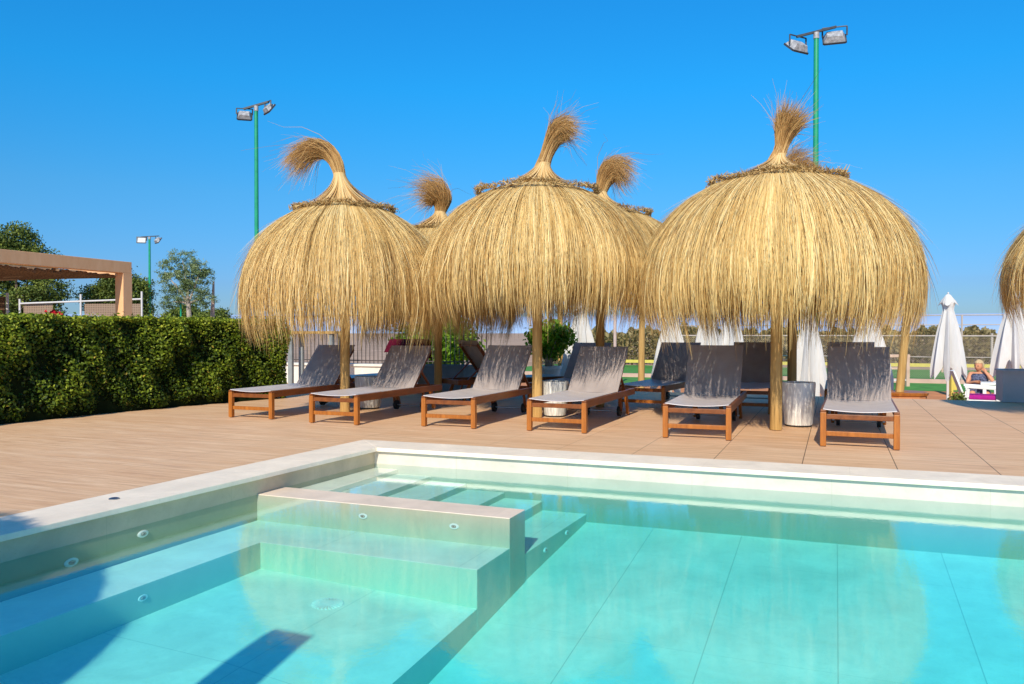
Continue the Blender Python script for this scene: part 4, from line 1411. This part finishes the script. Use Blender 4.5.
# white pipe fence with brown net panels
fx0, fy0 = at(20, 23.0); fx1, fy1 = at(142, 23.0)
pf = empty("pipe_fence", "white pipe rail fence with brown netting beyond the hedge", "fence", (fx0, fy0, 0), math.atan2(fy1 - fy0, fx1 - fx0))
FL = math.hypot(fx1 - fx0, fy1 - fy0)
for t_, hz in ((0, 1.98), (0.5, 2.12), (1.0, 2.2)):
    MB().tube([(FL * t_, 0, GZ), (FL * t_, 0, hz)], 0.028, 8).build("post", M_WHITEPIPE, pf, True)
MB().tube([(0, 0, 1.85), (FL, 0, 1.98)], 0.026, 8).build("rail", M_WHITEPIPE, pf, True)
for a0, a1 in ((0.02, 0.26), (0.52, 0.98)):
    MB().add([(FL * a0, 0.06, GZ), (FL * a1, 0.06, GZ), (FL * a1, 0.06, 1.85), (FL * a0, 0.06, 1.85)], [(0, 1, 2, 3)]).build("net_panel", M_BROWNNET, pf)
x, y = at(56, 20)
fl = empty("red_flower", "single red flower head showing over the hedge", "flower", (x, y, GZ))
MB().tube([(0, 0, 0), (0.02, 0, 1.0), (0, 0, 2.02)], [0.012, 0.01, 0.008], 6).build("stem", M_PALM if False else M_GREENPOLE, fl, True)
rg = np.random.default_rng(9)
C = rg.normal(0, 0.055, (170, 3)) + np.array([0, 0, 2.08])
link("petals", np_mesh("petals", *leaves(C, 0.08, rg, np.ones(170) * .5, 0.9)), M_RED, fl)

# ------------------------------------------------------------------ trees
def tree(name, label, px, d, lobes, nleaf, size, mleaf, trunk, seed, mbark=M_BARK, aspect=0.5, group=None, clump=0.12, per=40, grow=1.0):
    """lobes: (dx, dz, rx, rz) in metres around the trunk base; trunk: list of (dx, z, r)"""
    x, y = at(px, d)
    k_ = (lobes and max(l[1] + l[3] for l in lobes) + 0.72) / max(l[1] + l[3] for l in lobes) * grow
    lobes = [(a_ * grow, z_ * k_, rx * grow, rz * grow) for a_, z_, rx, rz in lobes]
    trunk = [(a_ * grow, z_ * k_, r_ * grow) for a_, z_, r_ in trunk]
    root = empty(name, label, "tree", (x, y, GZ), YAW, group)
    rng = np.random.default_rng(seed)
    b = MB()
    b.tube([(a, 0, z) for a, z, r in trunk], [r for a, z, r in trunk], 8)
    tipx, tipz, _ = trunk[-1]
    for (dx, dz, rx, rz) in lobes:
        b.tube([(trunk[-1][0], 0, trunk[-1][1] - 0.05), ((dx + tipx) / 2, rng.uniform(-.2, .2) * rx, (dz + tipz) / 2), (dx, rng.uniform(-.3, .3) * rx, dz)], [trunk[-1][2] * 0.7, trunk[-1][2] * 0.35, trunk[-1][2] * 0.12], 6)
    b.build("trunk", mbark, root, True)
    Cs, Ts = [], []
    tot = sum(l[2] * l[3] for l in lobes)
    for (dx, dz, rx, rz) in lobes:
        n = int(nleaf * rx * rz / tot)
        m = max(6, n // per)
        cc = rng.normal(size=(m, 3)); cc /= np.linalg.norm(cc, axis=1, keepdims=True); cc *= rng.uniform(0.35, 1.0, (m, 1)) ** 0.6
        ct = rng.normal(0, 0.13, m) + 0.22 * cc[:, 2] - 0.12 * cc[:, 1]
        cc = cc * np.array([rx, rx, rz])
        idx = rng.integers(0, m, n)
        C = cc[idx] + rng.normal(0, clump, (n, 3)) * np.array([1, 1, 0.7])
        Cs.append(C + np.array([dx, 0, dz]))
        Ts.append(np.clip(0.45 + ct[idx] + 0.13 * rng.normal(size=n), 0, 1))
    C = np.concatenate(Cs); T = np.concatenate(Ts)
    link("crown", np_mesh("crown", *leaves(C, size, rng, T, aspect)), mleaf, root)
    return root


tree("pine_tree", "large dark pine rising behind the pergola at far left", 22, 42, [(-0.9, 4.6, 1.3, 1.0), (0.5, 4.4, 1.2, 0.85), (1.3, 3.2, 0.9, 0.8), (-0.3, 5.4, 1.1, 0.75), (0.2, 2.7, 1.2, 0.8), (-1.2, 3.2, 1.0, 0.9), (1.1, 2.0, 0.8, 0.6), (-0.2, 1.6, 1.1, 0.8)],
     34000, 0.15, M_PINE, [(0, 0, 0.25), (0.1, 1.2, 0.2), (-0.1, 2.4, 0.14)], 31, clump=0.20, grow=1.08)
tree("pine_tree", "spreading pine with slanting pale trunk behind the pergola post", 116, 46, [(-0.9, 3.0, 1.0, 0.75), (0.2, 3.9, 0.95, 0.8), (1.1, 3.3, 0.9, 0.85), (1.35, 2.5, 0.7, 0.5), (0.3, 2.7, 1.0, 0.6), (-0.2, 3.4, 0.9, 0.5)],
     24000, 0.15, M_PINE, [(-1.3, 0, 0.15), (-1.1, 1.0, 0.12), (-0.6, 2.2, 0.09)], 32, M_PALEBARK, clump=0.20, grow=1.03)
tree("olive_tree", "silvery olive tree with pale twisted trunk over the hedge", 187, 26, [(-0.35, 2.45, 0.50, 0.50), (0.3, 2.55, 0.50, 0.46), (-0.1, 3.0, 0.55, 0.36), (0.58, 2.1, 0.30, 0.3), (-0.66, 2.75, 0.22, 0.34), (0.1, 2.1, 0.55, 0.32), (0.1, 2.6, 0.4, 0.4), (-0.5, 2.0, 0.38, 0.22), (0.45, 2.8, 0.3, 0.3)],
     13000, 0.072, M_OLIVE, [(0.10, 0, 0.10), (0.02, 0.9, 0.085), (0.08, 1.5, 0.075), (0.04, 2.0, 0.06)], 33, M_PALEBARK, 0.30, clump=0.055, per=34, grow=1.10)
tree("round_pine", "low rounded pine behind the olive tree's trunk", 183, 62, [(-0.6, 2.3, 1.0, 0.8), (0.3, 2.6, 1.0, 0.9), (0.9, 2.1, 0.9, 0.8), (-0.1, 1.5, 1.4, 0.8)], 13000, 0.19, M_PINE, [(0, 0, 0.16), (0, 0.8, 0.12), (0, 1.4, 0.1)], 34, clump=0.2)
tree("round_pine", "low rounded pine right of the timber pole", 212, 60, [(-0.5, 2.0, 0.9, 0.7), (0.3, 2.2, 0.9, 0.75), (0.1, 1.4, 1.2, 0.8)], 10000, 0.19, M_PINE, [(0, 0, 0.16), (0, 0.8, 0.12), (0, 1.4, 0.1)], 35, clump=0.2)
tree("small_bush", "small dark bush touching the hedge top near the straw dome", 233, 50, [(0, 1.5, 0.6, 0.5), (0.5, 1.3, 0.5, 0.4), (-0.6, 1.2, 0.5, 0.4)], 1800, 0.16, M_PINE, [(0, 0, 0.1), (0, 0.5, 0.08), (0, 0.9, 0.06)], 36, clump=0.15)

# scrub mass beyond the court (nobody could count it)
rng = np.random.default_rng(41)
n = 70000
u = rng.random(n)
pxs = 535 + u * 980
dd = rng.uniform(40, 62, n)
edge = 0.72 + 0.16 * np.sin(pxs * 0.021) * np.sin(pxs * 0.047 + 1) + 0.12 * np.sin(pxs * 0.13) + 0.10 * np.sin(pxs * 0.37) + 0.08 * np.sin(pxs * 0.71)
hz = GZ + (edge + 1.05) * (1 - rng.random(n) ** 2.2 * 0.98)
a = (pxs - 512) / FPX
hz = np.where(pxs < 600, GZ + (hz - GZ) * (0.6 + 0.4 * (pxs - 535) / 65), hz)
C = np.stack([-math.sin(YAW) * dd + math.cos(YAW) * a * dd, math.cos(YAW) * dd + math.sin(YAW) * a * dd, hz], 1)
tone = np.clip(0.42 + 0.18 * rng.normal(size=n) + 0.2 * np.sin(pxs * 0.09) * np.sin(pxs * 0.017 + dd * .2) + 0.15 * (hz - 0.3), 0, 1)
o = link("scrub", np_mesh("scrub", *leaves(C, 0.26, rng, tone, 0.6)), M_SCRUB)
tag(o, "mass of dry olive green scrub beyond the sports court", "scrub", kind="stuff")

# ------------------------------------------------------------------ sports court at right
def strip(name, d0, d1, z, m, x0=-14, x1=40):
    o = MB().add([(x0, d0, z), (x1, d0, z), (x1, d1, z), (x0, d1, z)], [(0, 1, 2, 3)]).build(name, m)
    o["kind"] = "structure"
    return o


strip("clay_path", 13.6, 25.3, GZ + 0.004, M_CLAY)
strip("turf", 25.3, 40.0, GZ + 0.008, M_TURF)
o = MB().box((12, 29.3, GZ + 0.07), (52, 0.28, 0.14)).build("kerb", M_PINKKERB); o["kind"] = "structure"
yb_ = empty("yellow_board", "long yellow edging board along the far side of the turf court", "edging board", (10, 37.5, GZ))
MB().box((0, 0, 0.30), (40, 0.06, 0.14)).build("board", M_YELLOW, yb_)
for k in range(-10, 11):
    MB().box((k * 1.95, 0.05, 0.15), (0.07, 0.05, 0.30)).build("stake", M_SLAT, yb_)

cf = empty("court_fence", "tall pipe and chain link fence around the sports court", "fence", (8.0, 31.0, GZ), 0.02)
XL, XH = -14.0, 16.0
for k in range(13):
    x = XL + (XH - XL) * k / 12
    MB().tube([(x, 0, 0), (x, 0, 2.28)], 0.028, 8).build("post", M_GALV, cf, True)
for zz, rr in ((2.26, 0.018), (1.93, 0.016), (1.55, 0.026), (0.82, 0.016)):
    MB().tube([(XL, 0, zz), (XH, 0, zz)], rr, 6).build("rail", M_GALV, cf, True)
MB().add([(XL, 0.03, 0.1), (XH, 0.03, 0.1), (XH, 0.03, 1.54), (XL, 0.03, 1.54)], [(0, 1, 2, 3)]).build("chain_link", M_CHAIN, cf)
# taller side posts of a second fence line further out
for px_, d_, z_, lb in ((992, 33, 0.95, "bare pale fence post left of the planter's parasol, nearer centre"), (615, 25, 1.75, "grey steel post in the gap beside the middle dome's dark pole")):
    x, y = at(px_, d_)
    pp = empty("fence_post", lb, "post", (x, y, GZ))
    MB().tube([(0, 0, 0), (0, 0, z_ - GZ)], 0.05, 8).build("shaft", M_GALV, pp, True)
    MB().lathe([(0.055, z_ - GZ), (0.055, z_ - GZ + 0.03), (0.01, z_ - GZ + 0.04)], 8).build("cap", M_GALV, pp, True)

x, y = at(896, 24.5)
tf = empty("timber_goal", "pinkish timber goal frame on the turf behind the leaning post", "goal frame", (x, y, GZ), YAW)
for s in (-0.36, 0.36):
    MB().box((s, 0, 0.45), (0.10, 0.10, 0.90)).build("upright", M_SLAT, tf, bevel=0.006)
MB().box((0, 0, 0.945), (0.84, 0.10, 0.09)).build("top_bar", M_SLAT, tf, bevel=0.006)
MB().box((0, 0, 0.56), (0.62, 0.06, 0.06)).build("cross_bar", M_SLAT, tf)
MB().box((0, 0, 0.20), (0.62, 0.05, 0.05)).build("cross_bar", M_WHITEPIPE, tf)

x, y = at(957, 21)
sd = empty("play_slide", "small blue and yellow play slide on the court", "slide", (x, y, GZ), YAW)
MB().bar((0.32, 0, 0.30), (-0.02, 0, 0.86), 0.22, 0.03).build("chute", M_BLUE, sd)
MB().box((-0.10, 0, 0.62), (0.10, 0.22, 0.95)).build("ladder", M_YELLOW, sd, bevel=0.01)
MB().box((-0.18, 0, 0.30), (0.05, 0.24, 0.6)).build("post", M_YELLOW, sd)

# ------------------------------------------------------------------ terrace furniture and guest
def armchair(label, loc, rz):
    root = empty("plastic_armchair", label, "armchair", loc, rz)
    # faces +X : back at -X
    for y in (-0.25, 0.25):
        MB().bar((0.24, y, 0), (0.22, y, 0.62), 0.06, 0.05, (1, 0, 0)).build("leg", M_PLASTIC, root, bevel=0.008)
        MB().bar((-0.30, y, 0), (-0.24, y, 0.62), 0.08, 0.05, (1, 0, 0)).build("leg", M_PLASTIC, root, bevel=0.008)
    MB().box((0, 0, 0.36), (0.54, 0.50, 0.12)).build("seat", M_PLASTIC, root, bevel=0.02)
    for y in (-0.28, 0.28):
        MB().bar((0.30, y, 0.63), (-0.30, y, 0.66), 0.08, 0.045).build("arm", M_PLASTIC, root, bevel=0.01)
    rows = []
    for i in range(7):
        t_ = i / 6
        rows.append([(-0.26 - 0.20 * t_ + 0.05 * (1 - (2 * j / 6 - 1) ** 2) * -1, (2 * j / 6 - 1) * 0.26, 0.40 + 0.55 * t_) for j in range(7)])
    grid_sheet(rows, 0.03, "back", M_PLASTIC, root)
    return root


cx_, cy_ = at(983, 14.8)
armchair("white plastic armchair with magenta cushion beside the grey planter", (cx_, cy_, GZ), -0.10)
cu = MB().box((0.02, 0, 0.465), (0.50, 0.46, 0.085)).build("seat_cushion", M_MAGENTA, None, bevel=0.03)
cu.location = (cx_, cy_, GZ); cu.rotation_euler = (0, 0, -0.10)
tag(cu, "magenta seat cushion lying on the white plastic armchair", "cushion")
tx_, ty_ = at(1004, 15.6)
tb = empty("white_table", "white table behind the armchair where the woman leans", "table", (tx_, ty_, GZ), -0.12)
MB().box((0, 0, 0.66), (0.80, 0.65, 0.045)).build("table_top", M_PLASTIC, tb, bevel=0.01)
for a_ in (-0.33, 0.33):
    for c_ in (-0.26, 0.26):
        MB().box((a_, c_, 0.318), (0.06, 0.06, 0.636)).build("leg", M_PLASTIC, tb)
bx, by_ = at(958, 14.6)
shrub("small round clipped green bush beside the white armchair", (bx, by_), GZ, 0.52, 0.22, 51, 1100, M_PINE, 5, 0.06, "clipped_bush", crown_from=0.1)


def person():
    x, y = at(979, 16.0)
    root = empty("person", "blond woman in dark sleeveless dress seated leaning on one arm at the white table", "person", (x, y, GZ), -0.12)
    # local frame: x to the right of the picture, -y towards the camera
    J = dict(pel=(0, 0.05, 0.46), belly=(0, 0.03, 0.60), chest=(0.0, 0.0, 0.76), neck=(0.0, -0.02, 0.87), head=(0.0, -0.03, 0.93),
             shl=(-0.15, -0.01, 0.82), ell=(-0.20, -0.13, 0.63), wrl=(-0.08, -0.28, 0.68), hal=(-0.02, -0.33, 0.685),
             shr=(0.15, -0.01, 0.82), elr=(0.24, -0.16, 0.70), wrr=(0.12, -0.12, 0.86), har=(0.09, -0.105, 0.905),
             hl=(-0.09, 0.02, 0.45), knl=(-0.12, -0.36, 0.47), anl=(-0.13, -0.34, 0.07), tol=(-0.13, -0.46, 0.03),
             hr=(0.09, 0.02, 0.45), knr=(0.13, -0.36, 0.47), anr=(0.14, -0.34, 0.07), tor=(0.15, -0.46, 0.03))
    Rr = dict(pel=.13, belly=.115, chest=.125, neck=.048, head=.05, shl=.055, ell=.038, wrl=.027, hal=.030, shr=.055, elr=.038, wrr=.027, har=.032,
              hl=.085, knl=.060, anl=.038, tol=.030, hr=.085, knr=.060, anr=.038, tor=.030)
    E = [("pel", "belly"), ("belly", "chest"), ("chest", "neck"), ("neck", "head"), ("chest", "shl"), ("shl", "ell"), ("ell", "wrl"), ("wrl", "hal"), ("chest", "shr"), ("shr", "elr"), ("elr", "wrr"), ("wrr", "har"),
         ("pel", "hl"), ("hl", "knl"), ("knl", "anl"), ("anl", "tol"), ("pel", "hr"), ("hr", "knr"), ("knr", "anr"), ("anr", "tor")]
    pts = {k: Vector(v) for k, v in J.items()}
    # fingers
    for sd_, h, w_ in (("l", "hal", "wrl"), ("r", "har", "wrr")):
        d_ = (pts[h] - pts[w_]).normalized()
        sdv = d_.cross(Vector((0, 1, 0.3))).normalized()
        for i in range(4):
            n1, n2 = f"f{sd_}{i}a", f"f{sd_}{i}b"
            ln = (0.055, 0.066, 0.062, 0.048)[i]
            o_ = sdv * (i - 1.5) * 0.017
            pts[n1] = pts[h] + o_ + d_ * ln * 0.55
            pts[n2] = pts[h] + o_ * 1.1 + d_ * ln + Vector((0, -0.012, -0.006))
            Rr[n1] = 0.009; Rr[n2] = 0.0075
            E.append((h, n1)); E.append((n1, n2))
        n1 = f"t{sd_}"
        pts[n1] = pts[w_] * 0.4 + pts[h] * 0.6 - sdv * 0.045 + d_ * 0.02
        Rr[n1] = 0.010; E.append((h, n1))
    names = list(pts)
    me = bpy.data.meshes.new("body")
    me.from_pydata([pts[k] for k in names], [(names.index(a_), names.index(b_)) for a_, b_ in E], [])
    ob = link("body", me, M_SKIN, root)
    md = ob.modifiers.new("skin", 'SKIN')
    for i, k in enumerate(names):
        me.skin_vertices[0].data[i].radius = (Rr[k], Rr[k] * (0.8 if k in ("chest", "belly", "pel") else 1))
    me.skin_vertices[0].data[names.index("pel")].use_root = True
    sb = ob.modifiers.new("sub", 'SUBSURF'); sb.levels = 2; sb.render_levels = 2
    # head with face, as a shaped lathe-like mesh
    bm = bmesh.new()
    bmesh.ops.create_uvsphere(bm, u_segments=28, v_segments=20, radius=1.0)
    for v in bm.verts:
        p = v.co
        X, Y, Z = p.x * 0.074, p.y * 0.092, p.z * 0.112
        if Z < 0:
            k = -Z / 0.112
            X *= 1 - 0.30 * k * k; Y = Y * (1 - 0.18 * k) - 0.012 * k
        if p.y < -0.6:
            g = math.exp(-((p.x / 0.16) ** 2 + ((p.z + 0.14) / 0.20) ** 2)); Y -= 0.022 * g
            for s in (-1, 1):
                g2 = math.exp(-(((p.x - s * 0.40) / 0.17) ** 2 + ((p.z - 0.05) / 0.12) ** 2)); Y += 0.010 * g2
            Y -= 0.006 * math.exp(-((p.x / 0.3) ** 2 + ((p.z + 0.50) / 0.09) ** 2))
        v.co = (X, Y, Z)
    mh = bpy.data.meshes.new("head"); bm.to_mesh(mh); bm.free()
    mh.polygons.foreach_set("use_smooth", [True] * len(mh.polygons))
    hd = link("head", mh, M_SKIN, root)
    hd.location = (0.0, -0.045, 0.995); hd.rotation_euler = (0.12, 0.10, -0.55)
    for s in (-1, 1):
        MB().lathe([(0.001, -0.011), (0.010, -0.006), (0.012, 0.0), (0.010, 0.006), (0.001, 0.011)], 10, (s * 0.030, -0.079, 0.008)).build("eye", M_DARKEYE, hd, True)
        MB().lathe([(0.001, -0.028), (0.013, -0.014), (0.017, 0.008), (0.008, 0.026), (0.001, 0.030)], 10, (s * 0.074, 0.006, -0.008)).build("ear", M_SKIN, hd, True)
    MB().tube([(-0.024, -0.083, -0.056), (0, -0.091, -0.053), (0.024, -0.083, -0.056)], [0.003, 0.0065, 0.003], 8).build("mouth", M_LIP, hd, True)
    bm = bmesh.new()
    bmesh.ops.create_uvsphere(bm, u_segments=28, v_segments=18, radius=1.0)
    dele = []
    for v in bm.verts:
        p = v.co
        if (p.y < -0.35 and p.z < 0.45) or p.z < -0.75: dele.append(v); continue
        f_ = 1.0 + 0.05 * math.sin(p.x * 17 + p.z * 5) * math.sin(p.y * 13)
        v.co = (p.x * 0.086 * f_, p.y * 0.104 * f_ + 0.004, p.z * 0.124 * f_ + 0.002)
    bmesh.ops.delete(bm, geom=dele, context='VERTS')
    mm = bpy.data.meshes.new("hair"); bm.to_mesh(mm); bm.free()
    mm.polygons.foreach_set("use_smooth", [True] * len(mm.polygons))
    link("hair", mm, M_HAIR, hd)
    # sleeveless dress: bodice and skirt over the lap
    prof = [(0.150, 0.40), (0.165, 0.46), (0.140, 0.58), (0.150, 0.70), (0.150, 0.78), (0.105, 0.835)]
    vs, fs = [], []
    for r_, z_ in prof:
        for k in range(24):
            a_ = 2 * math.pi * k / 24
            vs.append((r_ * 1.12 * math.cos(a_), r_ * 0.86 * math.sin(a_) + 0.03 - (z_ - 0.4) * 0.1, z_))
    for i in range(len(prof) - 1):
        for k in range(24):
            p_, q_ = i * 24 + k, i * 24 + (k + 1) % 24
            fs.append((p_, q_, q_ + 24, p_ + 24))
    MB().add(vs, fs).build("dress_bodice", M_DRESS, root, True)
    b = MB()
    b.tube([(0, 0.10, 0.47), (0, -0.12, 0.475), (0, -0.34, 0.48)], [0.17, 0.175, 0.18], 20)
    sk = b.build("dress_skirt", M_DRESS, root, True)
    sk.scale = (1.15, 1, 0.5); sk.location = (0, 0, 0.235)
    # stool she sits on
    st = empty("white_stool", "white seat under the blond woman at the table", "stool", (x, y, GZ), -0.12)
    MB().box((0, 0.06, 0.335), (0.42, 0.40, 0.05)).build("seat", M_PLASTIC, st, bevel=0.01)
    for a_ in (-0.17, 0.17):
        for c_ in (-0.1, 0.22):
            MB().box((a_, c_, 0.154), (0.04, 0.04, 0.308)).build("leg", M_PLASTIC, st)


person()

# ------------------------------------------------------------------ things outside the frame whose shadows fall in it
straw_parasol("straw parasol outside the frame's lower left, its round shadow lying on the pool", (-3.76, -1.15), 1.20, 2.45, 1.15, 14, None, mesh_from=g2, group="straw parasols at the frame edge", rib=False)
sc_ = empty("shadow_column", "flat-topped column added outside the frame, its straight shadow lying on the spa floor", "added column", (-2.07, -0.15, 0))  # unseen column, added to cast the straight shadow on the spa floor
MB().box((0, 0, 0.95), (0.235, 0.10, 1.90)).build("shadow_column_post", M_STEEL, sc_, bevel=0.004)
MB().box((0, 0, 0.01), (0.45, 0.35, 0.02)).build("shadow_column_foot", M_STEEL, sc_)
MB().tube([(0, 0.05, 1.75), (0, 0.16, 1.76)], 0.012, 8).build("shadow_column_arm", M_STEEL, sc_, True)
